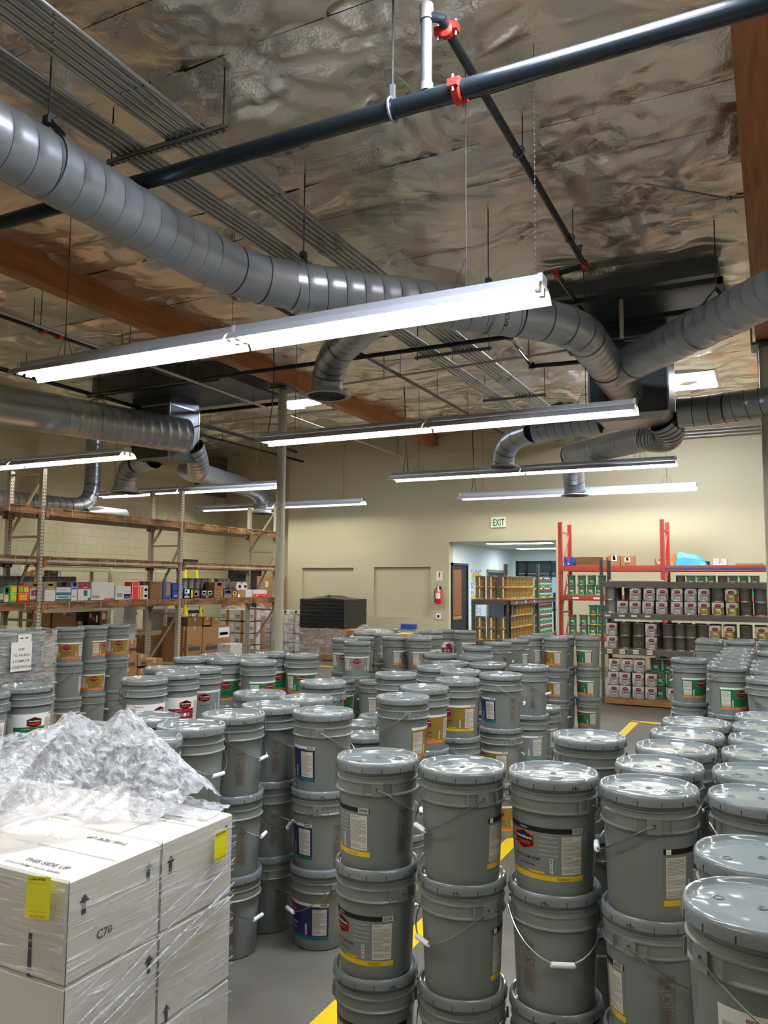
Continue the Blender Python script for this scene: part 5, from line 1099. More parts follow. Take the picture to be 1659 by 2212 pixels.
canrow((1235, 1259, 1278, 1297, 1316), ('green', 'green', 'green_y', 'green_y', 'green_y'), Y0, .792, 'bottom row, lower level of the red rack', grp)
canrow((1235, 1259, 1280, 1298, 1316), ('green', 'green', 'green_y', 'green_y', 'green_y'), Y0, .982, 'middle row, lower level of the red rack', grp)
canrow((1280, 1298, 1316), ('green_y', 'green_y', 'green'), Y0, 1.172, 'top row, lower level of the red rack', grp)
canrow((1470, 1492, 1514, 1536, 1561, 1583, 1606, 1630), ('plain', 'green', 'green', 'green', 'plain', 'green', 'green', 'green'), Y0, 1.752, 'behind the grey shelf top, red rack', grp)
canrow((1470, 1492, 1514, 1536, 1561, 1583, 1606, 1630), ('green',)*8, Y0, 1.562, 'low behind the grey shelf top', grp)
def on_red(px0, px1, pt, m, name, label, cat, my=(), Y=15.6, dep=.35, z=2.132): 
    return boxthing(name, label, cat, (ratio(px0)*Y, Y, z), (ratio(px1)*Y, Y+dep, at_y((px0+px1)/2, pt, Y).z), m, 'goods on top of the red rack', my=my)
on_red(1219, 1238, 1203, 'blue', 'product_box', 'small blue carton beside the left red upright', 'box', [(r,.3,.7,.7,.9,'red'),(tx,'xxxx',.5,.5,.12,'white'),(r,.4,.15,.6,.3,'white')])
for k in range(9):
    boxthing('flattened_carton', 'flattened brown carton, %s of the pile on the red rack' % ('lowest,second,third,fourth,fifth,sixth,seventh,eighth,topmost'.split(',')[k]), 'cardboard', (ratio(1244)*15.6+.012*(k % 3), 15.6, 2.132+.019*k), (ratio(1296)*15.6-.01*(k % 2), 16.1, 2.149+.019*k), 'carton_dark', 'flattened cartons piled on the red rack', flaps=False)
on_red(1300, 1313, 1203, 'carton_dark', 'carton', 'dark brown carton between the flat pile and the labelled cartons', 'carton')
on_red(1314, 1340, 1200, 'carton', 'carton', 'brown carton with a house shaped sticker, left of the pair', 'carton', [(r,.3,.45,.75,.98,'paper'),(r,.4,.55,.65,.7,'ink')])
on_red(1342, 1369, 1201, 'carton', 'carton', 'brown carton with a white sticker, right of the pair', 'carton', [(r,.3,.4,.75,.85,'paper'),(r,.4,.5,.65,.65,'ink'),(r,.3,.1,.7,.2,'ink')])
on_red(1415, 1427, 1207, 'carton', 'carton', 'brown carton just left of the middle red upright', 'carton', [(r,.5,.2,1,.6,'paper')])
on_red(1542, 1571, 1207, 'white_carton', 'carton', 'white carton on the red rack right of the blue bag', 'carton', [(r,.4,.3,.5,.4,'ink'),(r,.6,.3,.66,.4,'ink')])
on_red(1590, 1652, 1216, 'carton', 'flattened_carton', 'flat brown board lying at the right end of the red rack', 'cardboard')
t = thing('plastic_bag', 'bright blue bag slumped on the red rack top', 'bag', (ratio(1492)*15.7, 15.75, 2.132)); g = G(); rr = random.Random(4)
n = 16; m_ = 10; vs_ = []
for i in range(n+1):
    for j in range(m_+1):
        u, v = i/n, j/m_; e = (math.sin(math.pi*u)**.4)*(math.sin(math.pi*v)**.5); vs_.append((-.27+.56*u+.02*math.sin(9*v), -.18+.36*v, min(1, e*1.25)*(.25-.15*u)+.035*abs(math.sin(5*u+7*v))*e+rr.uniform(0, .02)*e))
fs_ = [(i*(m_+1)+j, (i+1)*(m_+1)+j, (i+1)*(m_+1)+j+1, i*(m_+1)+j+1) for i in range(n) for j in range(m_)]; g.add(vs_, fs_, 'sky_blue'); ob('bag_body', g, t, False)
g = G(); g.bar((-.3, -.05, .05), (-.24, -.02, .2), .02, .12, 'orange'); g.bar((.22, -.1, .03), (.34, -.1, .02), .02, .1, 'dark'); ob('printed_end', g, t, False)
# gold and green can shelving running back towards the red rack
t = thing('boltless_shelf', 'grey steel shelving end packed with gold cans, left of the red rack', 'shelving', (-4.2, 13.3, 0)); LG = lambda x, y: (x+4.2, y-13.3)
for x, y in ((-4.50, 12.4), (-3.90, 12.4), (-4.50, 14.2), (-3.90, 14.2)): a, b = LG(x, y); g = G(); slotted(g, a, b, 0, 1.51 if y < 13 else 2.13, 'rack_grey', sx=1 if x < -4.2 else -1, sy=1 if y < 13 else -1); g.box((a+.022, b-.0, 0), (a+.028, b+.05, 2.13 if y > 13 else 1.51), 'rack_grey'); ob('upright', g, t, False)
for z in (1.51, .84, .15):
    for x in (-4.52, -3.90): a, b = LG(x, 12.41); g = G(); g.box((a-.0, b, z-.09), (a+.025, b+1.78, z-.015), 'rack_grey'); ob('side_beam', g, t, False)
    for y in (12.37, 14.2): a, b = LG(-4.5, y); g = G(); g.box((a, b, z-.09), (a+.6, b+.025, z-.015), 'rack_grey'); ob('end_beam', g, t, False)
    a, b = LG(-4.52, 12.38); g = G(); g.box((a, b, z-.015), (a+.66, b+1.86, z), 'board'); ob('shelf_board', g, t, False)
for k in range(6): g = G(); a, b = LG(-3.874, 12.5+.27*k); g.box((a, b, 1.44), (a+.003, b+.05, 1.475), 'paper' if k % 2 else 'red'); ob('price_tag', g, t, False)
t = thing('boltless_shelf', 'grey shelving of green cans between the gold cans and red rack', 'shelving', (-4.2, 14.85, 0)); LH = lambda x, y: (x+4.2, y-14.85)
for x in (-4.5, -3.9): a, b = LH(x, 15.42); g = G(); slotted(g, a, b, 0, 1.6, 'rack_grey', sx=1 if x < -4.2 else -1, sy=-1); ob('upright', g, t, False)
for z in (1.51, .84, .15):
    for x in (-4.52, -3.90): a, b = LH(x, 14.24); g = G(); g.box((a, b, z-.09), (a+.025, b+1.18, z-.015), 'rack_grey'); ob('side_beam', g, t, False)
    a, b = LH(-4.52, 14.25); g = G(); g.box((a, b, z-.015), (a+.66, b+1.2, z), 'board'); ob('shelf_board', g, t, False)
grp = 'gold paint cans on the grey shelving end'
def block(xs, y0, ny, z0, layers, kinds, where, group, off=42, dy=.178, jit=0):
    for l in range(layers):
        for j in range(ny):
            for i, x in enumerate(xs):
                if j > 0 and i < len(xs)-1: continue          # only the end row and the aisle side stand in view
                y = y0+dy*j; kk = kinds[(l*3+j) % len(kinds)]
                lbl = '%s can, %s, %s' % (kk.replace('_y', ' yellow-banded').replace('_w', ' white-topped'), ('%s from the left at the near end' % ORD[i] if j == 0 else '%s back along the aisle side' % ORD[j]), '%s layer %s' % (('bottom', 'middle', 'top')[l] if layers == 3 else ('lower', 'upper')[l], where))
                can(x, y, z0+.19*l, kk, off, ' '.join(lbl.split()[:16]), group)
block((-4.40, -4.20, -3.99), 12.5, 9, 1.512, 2, ('gold', 'gold', 'gold_y'), 'on the upper gold shelf', grp)
block((-4.40, -4.20, -3.99), 12.5, 9, .842, 2, ('gold', 'gold_y', 'gold'), 'on the lower gold shelf', grp)
block((-3.99,), 13.0, 6, 1.222, 1, ('gold_y', 'gold'), 'third layer of the lower gold shelf', grp)
grp = 'green paint cans on the grey shelving end'
block((-3.99,), 14.36, 6, 1.512, 2, ('green_w', 'green_w', 'green_y'), 'on the upper green shelf', grp)
block((-3.99,), 14.36, 6, .842, 3, ('green_w', 'green_w', 'green_w'), 'on the lower green shelf', grp)

# ================================================================== BACK WALL FITTINGS
a, c = at_y(1062, 1118, YW), at_y(1093, 1139, YW)
t = thing('exit_sign', 'pale green EXIT sign high on the back wall above the opening', 'exit sign', ((a.x+c.x)/2, YW, c.z)); hw = (c.x-a.x)/2; hh = a.z-c.z
g = G(); g.box((-hw, -.05, 0), (hw, 0, hh), 'sign_white'); ob('sign_housing', g, t, False)
g = G(); g.box((-hw+.012, -.053, .012), (hw-.012, -.05, hh-.012), 'exit_face'); A = Art(g, plane_fn((0, -.054, 0), (1, 0, 0), (0, 0, 1), (0, -1, 0))); A.text('EXIT', .012, hh*.17, hh*.92, 'exit_green', 0, bold=.004, sx=.62)
A.text('<', -hw+.02, hh*.3, hh*.4, 'print', 0); ob('sign_face', g, t, False)
a, c = at_y(943, 1234, YW), at_y(956, 1255, YW); t = thing('extinguisher_sign', 'small white sign with a red extinguisher picture above the extinguisher', 'sign', ((a.x+c.x)/2, YW, c.z)); hw = (c.x-a.x)/2; hh = a.z-c.z
g = G(); g.box((-hw, -.008, 0), (hw, 0, hh), 'sign_white'); g.box((-.02, -.0095, hh*.4), (.02, -.008, hh*.85), 'ext_red'); g.box((-.01, -.0095, hh*.85), (.02, -.008, hh*.92), 'ext_red'); g.box((-hw+.01, -.0095, hh*.06), (hw-.01, -.008, hh*.1), 'red')
Art(g, plane_fn((0, -.009, 0), (1, 0, 0), (0, 0, 1), (0, -1, 0))).text('FIRE', 0, hh*.18, .035, 'ext_red'); ob('sign_panel', g, t, False)
a, c = at_y(948, 1265, YW-.1), at_y(948, 1305, YW-.1); t = thing('fire_extinguisher', 'red fire extinguisher hanging on the back wall left of the opening', 'fire extinguisher', (a.x, YW-.11, c.z)); hh = a.z-c.z
g = G(); g.lathe([(.0, 0), (.07, 0), (.075, .012), (.075, hh*.68), (.06, hh*.78), (.025, hh*.83), (.022, hh*.86)], 'ext_red', 24); ob('cylinder', g, t)
g = G(); g.box((-.03, -.02, hh*.86), (.03, .02, hh*.92), 'dark'); g.bar((-.06, 0, hh*1.02), (.03, 0, hh*.93), .02, .01, 'dark'); g.bar((-.06, 0, hh*.9), (.03, 0, hh*.88), .02, .01, 'dark'); g.tube([(0, -.03, hh*.92), (0, -.045, hh*.92)], .02, 'white', 12); ob('valve_handle', g, t, False)
g = G(); g.tube(bez((-.03, 0, hh*.9), (-.14, 0, hh*.85), (-.095, 0, hh*.35), 10), .011, 'dark', 8); g.tube([(-.095, 0, hh*.35), (-.09, 0, hh*.08)], [.012, .02], 'dark', 10); ob('hose', g, t)
g = G(); n = 10; R1 = .0765
for i in range(n): a0, a1 = -1.1+2.0*i/n, -1.1+2.0*(i+1)/n; g.face([(R1*math.sin(a0), -R1*math.cos(a0), hh*.3), (R1*math.sin(a1), -R1*math.cos(a1), hh*.3), (R1*math.sin(a1), -R1*math.cos(a1), hh*.6), (R1*math.sin(a0), -R1*math.cos(a0), hh*.6)], 'paper')
g.bar((.02, -.08, hh*.62), (.03, -.085, hh*.86), .045, .002, 'white'); ob('instruction_label', g, t, False)
g = G(); g.box((-.03, .07, hh*.5), (.03, .11, hh*.95), 'dark'); ob('wall_bracket', g, t, False)
a, c = at_y(942, 1325, YW), at_y(953, 1337, YW); t = thing('thermostat', 'small white wall control with a dark square under the extinguisher', 'thermostat', ((a.x+c.x)/2, YW, c.z)); g = G(); g.box((-.065, -.025, 0), (.065, 0, a.z-c.z), 'white'); ob('cover', g, t, False); g = G(); g.box((-.03, -.028, .03), (.03, -.025, .09), 'dark'); ob('display', g, t, False)

# ================================================================== PALLETS AND WRAPPED GOODS
def pallet(x0, y0, x1, y1, z, label, h=.13):
    t = thing('wood_pallet', label, 'pallet', ((x0+x1)/2, (y0+y1)/2, z)); w_, d_ = (x1-x0)/2, (y1-y0)/2
    n = 8
    for i in range(n): a = -w_+2*w_*i/n; g = G(); g.box((a+.008, -d_, h-.018), (a+2*w_/n-.008, d_, h), 'pallet_wood'); ob('deck_board', g, t, False)
    for k in (-1, 0, 1): g = G(); yy = k*(d_-.02); g.box((-w_, yy-.02, .018), (w_, yy+.02, h-.018), 'pallet_wood'); ob('stringer', g, t, False)
    for k in (-1, 0, 1): g = G(); xx = k*(w_-.05); g.box((xx-.045, -d_, 0), (xx+.045, d_, .018), 'pallet_wood'); ob('bottom_board', g, t, False)
    return t
def film_panel(name, label, o, u, v, nrm, W_, H_, m, amp=.006, nu=30, nv=30, cat='stretch film', seed=0, group=None):
    rr = random.Random(seed); o = Vector(o); u = Vector(u); v = Vector(v); nrm = Vector(nrm); g = G(); vs = []
    ph = [rr.uniform(0, 6) for _ in range(6)]
    for j in range(nv+1):
        for i in range(nu+1):
            a, b = i/nu, j/nv; d = amp*(1.4+math.sin(9*a+13*b+ph[0])+.6*math.sin(23*a-17*b+ph[1])+.5*math.sin(41*b+7*a+ph[2]))
            vs.append(tuple(u*(a*W_)+v*(b*H_)+nrm*d))
    g.add(vs, [(j*(nu+1)+i, j*(nu+1)+i+1, (j+1)*(nu+1)+i+1, (j+1)*(nu+1)+i) for j in range(nv) for i in range(nu)], m)
    t = ob(name, g, None, True, 180, loc=o); return tag(t, label, cat, group)
# pallet with loose pails at the left
pallet(-7.15, 6.02, -6.65, 7.1, 0, 'wooden pallet under the loose gold labelled pails')
pallet(-7.45, 4.75, -6.65, 5.86, 0, 'wooden pallet under the film wrapped pails at the left edge')
for (x, y) in ((-6.85, 5.0), (-6.85, 5.33), (-6.85, 5.66), (-7.18, 5.33), (-7.18, 5.66)):
    for lv in range(3): pail(x, y, .13+PH*lv, math.atan2(-x, y)+R(140), 'greeno', '%s grey pail inside the film wrapped pallet, %s column, %s' % (('bottom', 'middle', 'top')[lv], 'aisle side' if x > -7 else 'inner', {5.0: 'nearest', 5.33: 'middle', 5.66: 'farthest'}[y]), 'pails wrapped in film on a pallet')
film_panel('stretch_film', 'clear stretch film round the aisle side of the wrapped pails', (-6.675, 4.8, .14), (0, 1, 0), (0, 0, 1), (1, 0, 0), 1.05, 1.12, 'film_grey', .008, seed=1)
film_panel('stretch_film', 'clear stretch film over the far end of the wrapped pails', (-6.67, 5.85, .14), (-1, 0, 0), (0, 0, 1), (0, 1, 0), .75, 1.12, 'film_grey', .006, seed=2)
film_panel('stretch_film', 'clear stretch film lying over the top of the wrapped pails', (-7.42, 4.8, 1.262), (1, 0, 0), (0, 1, 0), (0, 0, 1), .74, 1.05, 'film_grey', .006, seed=3)
a, c = at_x(24, 1388, -6.64), at_x(66, 1447, -6.64)
g = G(); A = Art(g, plane_fn((0, 0, 0), (0, 1, 0), (0, 0, 1), (1, 0, 0))); W_, H_ = c.y-a.y, a.z-c.z
A.rect(0, 0, W_, H_, 'paper'); A.rect(W_*.3, H_, W_*.95, H_*1.25, 'paper')
for i, s in enumerate(('SHIP:', 'TO: PAUR2A', '2 COMPLETE', '15 LOOSE PACKAGES')): A.text(s, W_*.5, H_*(.7-.2*i), H_*.12, 'dark', .0006, bold=.0005)
A.rect(W_*.4, H_*1.1, W_*.55, H_*1.14, 'ink', .0005); A.rect(W_*.65, H_*1.1, W_*.8, H_*1.14, 'ink', .0005)
o = ob('shipping_note', g, None, False, loc=(-6.635, a.y, c.z)); tag(o, 'white handwritten shipping note taped on the wrapped pails', 'paper note')

# wrapped pallets by the back wall
def carton_wall(x0, x1, y0, y1, z0, nx, nz, hz, m, label, group, art, skip=()):
    w_ = (x1-x0)/nx
    for k in range(nz):
        for i in range(nx):
            if (i, k) in skip: continue
            boxthing('carton', '%s, %s from left, layer %s' % (label, ORD[i], ORD[k]), 'carton', (x0+w_*i+.004, y0+.01*((i+k) % 2), z0+hz*k), (x0+w_*(i+1)-.004, y1, z0+hz*(k+1)-.004), m, group, px=art, my=art, flaps=False)
wc = [(r,.42,0,.62,1,'carton'),(r,0,.0,1,.08,'ink'),(r,.08,.3,.36,.36,'ink'),(r,.08,.42,.36,.46,'ink'),(r,.08,.5,.36,.56,'ink'),(r,.7,.25,.95,.8,'paper')]
pallet(-11.0, 15.7, -9.98, 16.7, 0, 'wooden pallet under the wrapped white cartons by the wall')
carton_wall(-10.98, -10.0, 15.75, 16.2, .13, 3, 4, .215, 'white_carton', 'wrapped white carton', 'wrapped white cartons by the back wall', wc)
boxthing('carton', 'white carton with wood straps topmost on the wrapped stack', 'carton', (-10.6, 15.8, .99), (-10.3, 16.1, 1.1), 'white_carton', my=wc); boxthing('carton', 'second topmost white carton on the wrapped stack, right', 'carton', (-10.29, 15.8, .99), (-10.0, 16.1, 1.1), 'white_carton', my=wc)
film_panel('stretch_film', 'loose film over the front of the wrapped white cartons', (-11.02, 15.72, .1), (1, 0, 0), (0, 0, 1), (0, -1, 0), 1.03, .95, 'film_far', .012, seed=5)
def heap(name, label, c, sx, sy, hz, m, seed, cat='stretch film', n=44, rough=.25, peaks=None):
    rr = random.Random(seed); pk = peaks or [(rr.uniform(-.6, .6), rr.uniform(-.6, .6), rr.uniform(.4, 1), rr.uniform(.2, .5)) for _ in range(7)]; g = G(); vs = []
    for j in range(n+1):
        for i in range(n+1):
            u, v = -1+2*i/n, -1+2*j/n; e = max(0, 1-max(abs(u), abs(v))**6); z = 0
            for (a, b, h_, s) in pk: z = max(z, h_*math.exp(-((u-a)**2+(v-b)**2)/(2*s*s)))
            z = z*hz + rr.uniform(-1, 1)*hz*rough*.12 + hz*rough*.22*abs(math.sin(7*u+3*math.sin(5*v)))*abs(math.sin(6*v+2*u))
            vs.append((u*sx+rr.uniform(-.3, .3)*sx/n*1.4, v*sy+rr.uniform(-.3, .3)*sy/n*1.4, z*e))
    g.add(vs, [(j*(n+1)+i, j*(n+1)+i+1, (j+1)*(n+1)+i+1, (j+1)*(n+1)+i) for j in range(n) for i in range(n)], m)
    return tag(ob(name, g, None, True, 60, loc=c), label, cat)
heap('plastic_wrap', 'bunched clear film slumped over the left of the white cartons', (-11.0, 16.0, .95), .45, .4, .3, 'film_far', 8)
carton_wall(-11.55, -10.72, 14.75, 15.2, .05, 2, 4, .27, 'white_carton', 'white strapped carton beside the left column', 'white cartons stacked beside the left column', wc)
pallet(-11.6, 14.7, -10.7, 15.3, -.0, 'flat pallet under the white cartons beside the left column', h=.05)
heap('plastic_wrap', 'clear film lying over the stacked cartons beside the left column', (-11.2, 15.0, 1.13), .5, .25, .09, 'film_far', 18)
# black wrapped pallet
pallet(-9.93, 15.6, -8.72, 16.75, 0, 'pallet under the black wrapped load by the wall')
wb = [(r,.1,.15,.9,.8,'carton_dark'),(r,.3,.8,.7,.9,'tape')]
carton_wall(-9.9, -8.75, 15.65, 16.7, .13, 5, 2, .3, 'carton', 'brown carton under the black wrap', 'brown cartons under the black wrap', wb)
film_panel('stretch_film', 'clear film round the brown cartons under the black wrap', (-9.93, 15.63, .12), (1, 0, 0), (0, 0, 1), (0, -1, 0), 1.2, .62, 'film_far', .006, seed=6)
t = thing('wrapped_load', 'tall load wrapped in black stretch film against the back wall', 'wrapped load', (-9.325, 16.15, .735)); g = G(); rr = random.Random(8)
hw_, hd_, ht_ = .59, .54, .66; N = 26; vs = []
ringp = []
for i in range(N): ringp.append((-hw_+2*hw_*i/N, -hd_))
for i in range(N): ringp.append((hw_, -hd_+2*hd_*i/N))
for i in range(N): ringp.append((hw_-2*hw_*i/N, hd_))
for i in range(N): ringp.append((-hw_, hd_-2*hd_*i/N))
for j in range(27):
    for (x, y) in ringp: k_ = 1+.006*math.sin(j*1.9)+rr.uniform(-.005, .005); vs.append((x*k_, y*k_, ht_*j/26+.012*math.sin(6*x+j)))
M_ = len(ringp); fs = [(j*M_+i, j*M_+(i+1) % M_, (j+1)*M_+(i+1) % M_, (j+1)*M_+i) for j in range(26) for i in range(M_)]+[tuple(26*M_+i for i in range(M_))]
g.add(vs, fs, 'black_wrap'); ob('black_film', g, t, True, 50)
o = heap('bunched_top_film', '', (0, 0, .65), .5, .45, .1, 'black_wrap', 12, n=30); o.parent = t; del o['category']; del o['label']
# low wrapped pallet with the red and white carton
pallet(-8.62, 15.6, -7.5, 16.6, 0, 'pallet under the low film covered load by the wall')
boxthing('carton', 'wide white carton forming the low film covered load', 'carton', (-8.6, 15.65, .13), (-7.55, 16.5, .55), 'white_carton')
boxthing('carton', 'white carton with a red stripe on the low wrapped load', 'carton', (-8.3, 15.75, .56), (-8.0, 16.0, .72), 'white_carton', my=[(r,0,.0,1,.4,'red')])
boxthing('carton', 'white carton with a red base at the left of the low load', 'carton', (-8.9, 15.55, .13), (-8.63, 15.8, .42), 'white_carton', my=[(r,0,.0,1,.3,'red')])
heap('plastic_wrap', 'big sheet of clear film draped over the low load', (-8.1, 16.0, .5), .62, .5, .34, 'film_far', 21, peaks=[(-.5, -.2, .95, .35), (.1, 0, .7, .5), (.7, .1, .5, .3), (-.9, 0, .3, .2)])
boxthing('product_box', 'small blue box standing on the far pail lids', 'box', (-4.75, 10.12, 3*PH+.012), (-4.58, 10.3, 3*PH+.085), 'blue')
boxthing('paper_note', 'yellow note lying on a lid of the far pails', 'note', (-4.28, 9.02, 3*PH+.012), (-4.13, 9.2, 3*PH+.03), 'yellow', flaps=False)
boxthing('cardboard_sheets', 'tall brown cardboard bundle standing in the alcove', 'cardboard', (-12.35, 17.3, 0), (-11.55, 17.48, 1.92), 'carton', my=[(r,.35,.85,.45,.93,'paper')])
boxthing('carton', 'brown carton wrapped and standing behind the white stack', 'carton', (-12.1, 15.5, 0), (-11.6, 15.9, 1.25), 'carton')

# ================================================================== FOREGROUND CARTONS
CX, CY, CS, CH_, CT = -1.63, 1.50, .34, .26, 1.0
pallet(-2.66, .82, CX, 2.18, 0, 'wooden pallet under the white cartons, lower of two'); pallet(-2.66, .82, CX, 2.18, .11, 'wooden pallet under the white cartons, upper of two', h=.11)
def arrow(u, v, s=.12, ar=1.3): return [(r, u-.02, v, u+.02, v+s, 'ink', .0004), (r, u-.045, v+s, u+.045, v+s+.02, 'ink', .0004), (r, u-.03, v+s+.02, u+.03, v+s+.045, 'ink', .0004), (r, u-.012, v+s+.045, u+.012, v+s+.07, 'ink', .0004)]
topart = [(tx, 'THIS SIDE UP', .42, .70, .085, 'ink', math.pi), (tx, 'ESTE EXTREMO HACIA ARRIBA', .45, .58, .048, 'ink', math.pi), (r, 0, .488, 1, .496, 'print', .0005), (r, .488, 0, .496, 1, 'print', .0004)]
topart2 = [(tx, 'THIS SIDE UP', .55, .16, .085, 'ink', 0), (tx, 'ESTE EXTREMO HACIA ARRIBA', .5, .07, .045, 'ink', 0), (tx, 'THIS SIDE UP', .55, .86, .08, 'ink', math.pi), (r, 0, .488, 1, .496, 'print', .0005)]
grp = 'white cartons stacked on the foreground pallet'
def wcart(i, j, lay, dy=0, px=(), my=(), top=(), lab=''):
    x1 = CX-CS*i; y0 = CY+CS*j+dy; z1 = CT-CH_*lay
    boxthing('carton', lab, 'carton', (x1-CS+.003, y0+.003, z1-CH_+.002), (x1-.003, y0+CS-.003, z1-.001), 'white_carton', grp, px=px, my=my, top=top, flaps=False, bev=.006)
side = [(r, .0, .0, .008, 1, 'ink', .0003)]
wcart(0, 0, 0, 0, px=arrow(.16, .62)+arrow(.86, .66)+[(tx, 'C70', .38, .30, .125, 'ink'), (r, .55, .40, .78, .405, 'print', .0004), (r, .53, .34, .8, .345, 'print', .0004)]+side, my=[(r, .6, .0, .64, .42, 'ink', .0003), (r, .05, .05, .09, .4, 'ink', .0003)], top=topart2, lab='nearest top white carton, C70 on its right side')
wcart(0, 1, 0, 0, px=arrow(.12, .62)+arrow(.9, .70)+side, top=topart, lab='farther top white carton at the aisle edge')
wcart(1, 0, 0, 0, my=[(r, .3, .1, .34, .6, 'ink', .0003), (r, .9, .3, .93, .9, 'ink', .0003)], top=topart, lab='top white carton left of the nearest one'); wcart(1, 1, 0, 0, top=topart2, lab='top white carton in the middle under the bunched film')
wcart(2, 0, 0, 0, my=side, top=topart2, lab='top white carton at the left edge, near row'); wcart(2, 1, 0, 0, top=topart, lab='top white carton at the left edge, far row')
for i in range(3):
    wcart(i, -1 if i else 0, 1, (.14 if i else 0), px=(arrow(.9, .66)+side if i == 0 else side), my=[(r, .2, .2, .24, .8, 'ink', .0003)], top=topart2, lab='second layer white carton, %s' % ('under the C70 carton', 'sticking out in front, middle', 'sticking out in front, left')[i])
    wcart(i, 1, 1, 0, px=(arrow(.12, .0)+side if i == 0 else ()), lab='second layer white carton, far row, %s' % ('aisle edge', 'middle', 'left')[i])
    wcart(i, 0, 2, 0, px=[(tx, '(( ) 15', .5, .3, .3, 'ink')]+side if i == 0 else (), my=side, top=topart2, lab='lowest white carton, middle row, %s' % ('aisle edge', 'middle', 'left')[i])
    wcart(i, 1, 2, 0, px=side+arrow(.6, .5), lab='lowest white carton, far row, %s' % ('aisle edge', 'middle', 'left')[i])
    if i: wcart(i, 0, 1, .16, lab='second layer white carton set back, %s' % ('middle', 'left')[i-1])
    wcart(i, -1, 2, 0, my=side, top=topart2, lab='lowest white carton, near row, %s' % ('aisle edge', 'middle', 'left')[i])
def tagsheet(o, u, v, n, label, W_=.088, H_=.105):
    g = G(); A = Art(g, plane_fn((0, 0, 0), u, v, n)); A.rect(0, 0, W_, H_, 'yellow_tag'); A.text('2410-497392', W_*.5, H_*.9, .009, 'dark', .0005, bold=.0002); A.text('SPE', W_*.15, H_*.9, .007, 'dark', .0005); A.text('USE UNIT LABEL', W_*.5, H_*.035, .008, 'red', .0005)
    A.rect(W_*.12, H_*.16, W_*.88, H_*.165, 'ink', .0004); A.rect(W_*.12, H_*.83, W_*.88, H_*.835, 'ink', .0004)
    return tag(ob('yellow_tag', g, None, False, loc=o), label, 'label sheet')
p = at_y(55, 1982, CY-.016); tagsheet((p.x, CY-.016, p.z), (1, 0, .12), (.0, 0, 1), (0, -1, 0), 'bright yellow tag on the film at the front of the cartons')
p = at_x(462, 1862, CX+.016); tagsheet((CX+.016, p.y, p.z), (0, 1, .0), (0, 0, 1), (1, 0, 0), 'bright yellow tag on the far right corner of the cartons', .062, .085)
film('film_diag', (.02, .62), 9, .9, stretch=(1, .5, 9), rough=.12, lo=.5, hi=.68, col=(240, 242, 248))
MATS['film_diag'].node_tree.nodes['Mapping'].inputs['Rotation'].default_value = (R(-33), 0, 0)
film('film_front', (.02, .62), 9, .9, stretch=(.5, 1, 9), rough=.12, lo=.5, hi=.68, col=(240, 242, 248))
MATS['film_front'].node_tree.nodes['Mapping'].inputs['Rotation'].default_value = (0, R(28), 0)
film_panel('stretch_film', 'clear stretch film pulled diagonally over the aisle side of the cartons', (CX+.004, CY-.002, .2), (0, 1, 0), (0, 0, 1), (1, 0, 0), .68, .8, 'film_diag', .0035, 60, 60, seed=31)
film_panel('stretch_film', 'clear stretch film over the front of the cartons', (-2.65, CY-.004, .76), (1, 0, 0), (0, 0, 1), (0, -1, 0), 1.02, .235, 'film_front', .003, 60, 40, seed=32)
# twisted ropes of film across the corner
t = thing('film_rope', 'twisted shiny ropes of stretch film crossing the carton corner', 'stretch film', (CX, CY, .8)); rr = random.Random(12)
for q, (z0, sl, w_) in enumerate(((-.20, .27, .0028), (-.17, .34, .0016), (-.225, .25, .0018), (-.10, .30, .0010), (-.28, .36, .0012))):
    g = G(); pts = []; n = 40
    for i in range(n+1):
        u = i/n; s_ = .675*u; pts.append((.013+.002*(q % 2), s_, z0+sl*s_+.002*math.sin(13*u+q)))
    g.tube(pts, [w_*(.5+abs(math.sin(9*i/n+q))) for i in range(n+1)], 'film_bunch', 6); ob('film_strand', g, t)
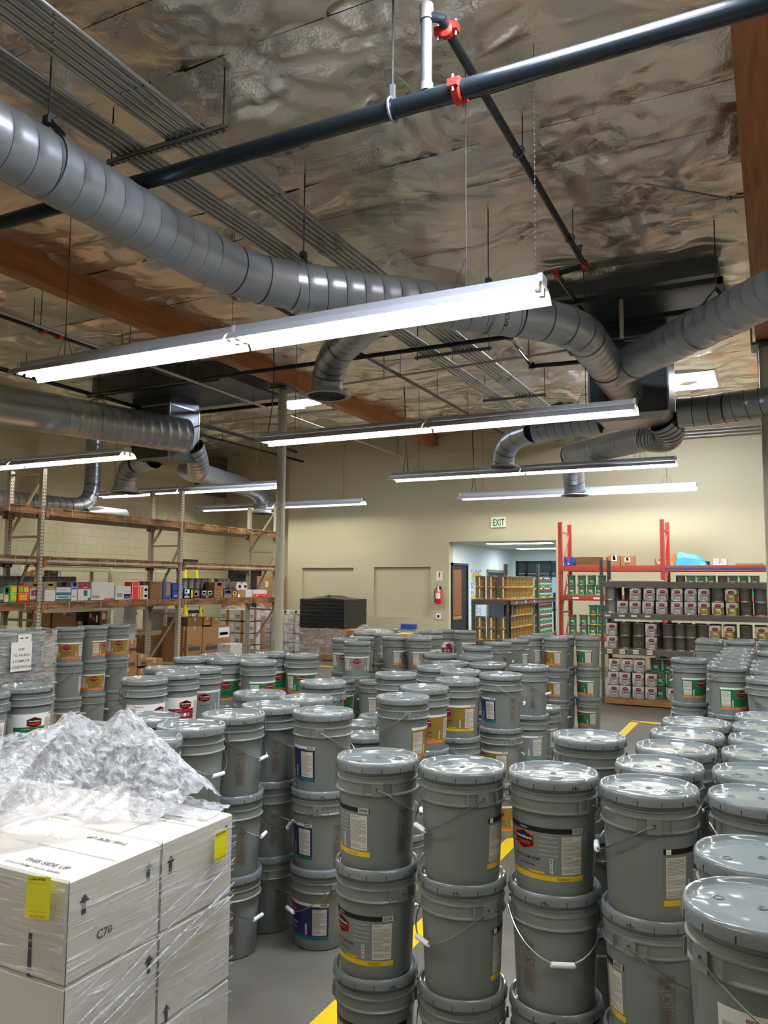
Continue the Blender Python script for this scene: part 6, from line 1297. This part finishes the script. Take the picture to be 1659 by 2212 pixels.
# bunched film heap on the top
def film_mass():
    rr = random.Random(77); g = G(); nx, ny = 170, 130; X0, X1, Y0, Y1 = -2.75, -1.76, 1.70, 2.36; vs = []
    K = [(-2.31, 2.10, .285), (-2.20, 2.15, .225), (-2.13, 2.20, .30), (-2.06, 2.20, .24), (-1.93, 2.15, .165), (-1.84, 2.12, .05)]
    def seg(x, y, a, b, w_):
        dx, dy = b[0]-a[0], b[1]-a[1]; t_ = max(0, min(1, ((x-a[0])*dx+(y-a[1])*dy)/(dx*dx+dy*dy))); d = math.hypot(x-a[0]-dx*t_, y-a[1]-dy*t_); h_ = a[2]+(b[2]-a[2])*t_
        return h_*max(0, 1-d/w_)**.8 if d < w_ else 0
    for j in range(ny+1):
        for i in range(nx+1):
            x = X0+(X1-X0)*i/nx; y = Y0+(Y1-Y0)*j/ny; z = 0
            for a, b in zip(K, K[1:]): z = max(z, seg(x, y, a, b, .22))
            z = max(z, seg(x, y, (-2.31, 2.1, .285), (-2.2, 1.84, .03), .16), seg(x, y, (-2.13, 2.2, .29), (-1.98, 1.98, .04), .13), seg(x, y, (-2.31, 2.1, .27), (-2.45, 1.95, .14), .2), seg(x, y, (-2.45, 1.95, .13), (-2.75, 1.85, .15), .22), seg(x, y, (-1.93, 2.15, .15), (-1.85, 1.98, .02), .1))
            f = min(1, z/.04)
            cr = .012*abs(math.sin(23*x+9*math.sin(11*y)))*abs(math.sin(17*y+6*x)) + .009*abs(math.sin(61*x-33*y+4*math.sin(19*x))) + .006*abs(math.sin(47*x+70*y+3*math.sin(31*y))) + rr.uniform(-.0022, .0022)
            vs.append((x, y, 1.006+max(0, z-.01)+cr*f))
    keep = []
    for j in range(ny):
        for i in range(nx):
            q = (j*(nx+1)+i, j*(nx+1)+i+1, (j+1)*(nx+1)+i+1, (j+1)*(nx+1)+i)
            if max(vs[k][2] for k in q) > 1.012: keep.append(q)
    g.add(vs, keep, 'film_bunch'); return tag(ob('bunched_film', g, None, True, 60), 'big crumpled mass of clear film heaped on the white cartons', 'stretch film')
film_mass()
film('film_sheet', (.15, .5), 5, .3, col=(196, 184, 176), rough=.28)
def patch(name, label, A_, B_, C_, D_, m, n=44, w1=.02, w2=.008, bulge=.03):
    g = G(); vs = []; A_, B_, C_, D_ = map(Vector, (A_, B_, C_, D_))
    for j in range(n+1):
        for i in range(n+1):
            u, v = i/n, j/n; p = A_*(1-u)*(1-v)+B_*u*(1-v)+C_*u*v+D_*(1-u)*v
            p.z += bulge*math.sin(math.pi*u)*math.sin(math.pi*v)+w1*math.sin(5*u+3*v)*math.sin(math.pi*v)+w2*abs(math.sin(14*u-9*v))*v; p.y -= w1*math.sin(7*u+4*v)*math.sin(math.pi*v)
            vs.append(tuple(p))
    g.add(vs, [(j*(n+1)+i, j*(n+1)+i+1, (j+1)*(n+1)+i+1, (j+1)*(n+1)+i) for j in range(n) for i in range(n)], m)
    return tag(ob(name, g, None, True, 180), label, 'stretch film')
patch('loose_film_sheet', 'milky peach toned sheet of film draped in front of the heap', (-1.98, 1.50, 1.012), (-1.79, 1.90, 1.012), (-1.93, 2.0, 1.10), (-2.05, 1.66, 1.085), 'film_sheet', bulge=.018)
patch('loose_film_sheet', 'thin clear sheet of film sweeping down from the heap at the left', (-2.6, 1.54, 1.015), (-2.1, 1.6, 1.03), (-2.28, 2.05, 1.24), (-2.7, 1.95, 1.16), 'film_bunch', w2=.012)
patch('loose_film_sheet', 'shiny film tail tucked over the rear right corner of the cartons', (-1.9, 2.02, 1.008), (-1.64, 2.06, 1.008), (-1.65, 2.19, 1.012), (-1.9, 2.2, 1.02), 'film_bunch', bulge=.01, w1=.004)
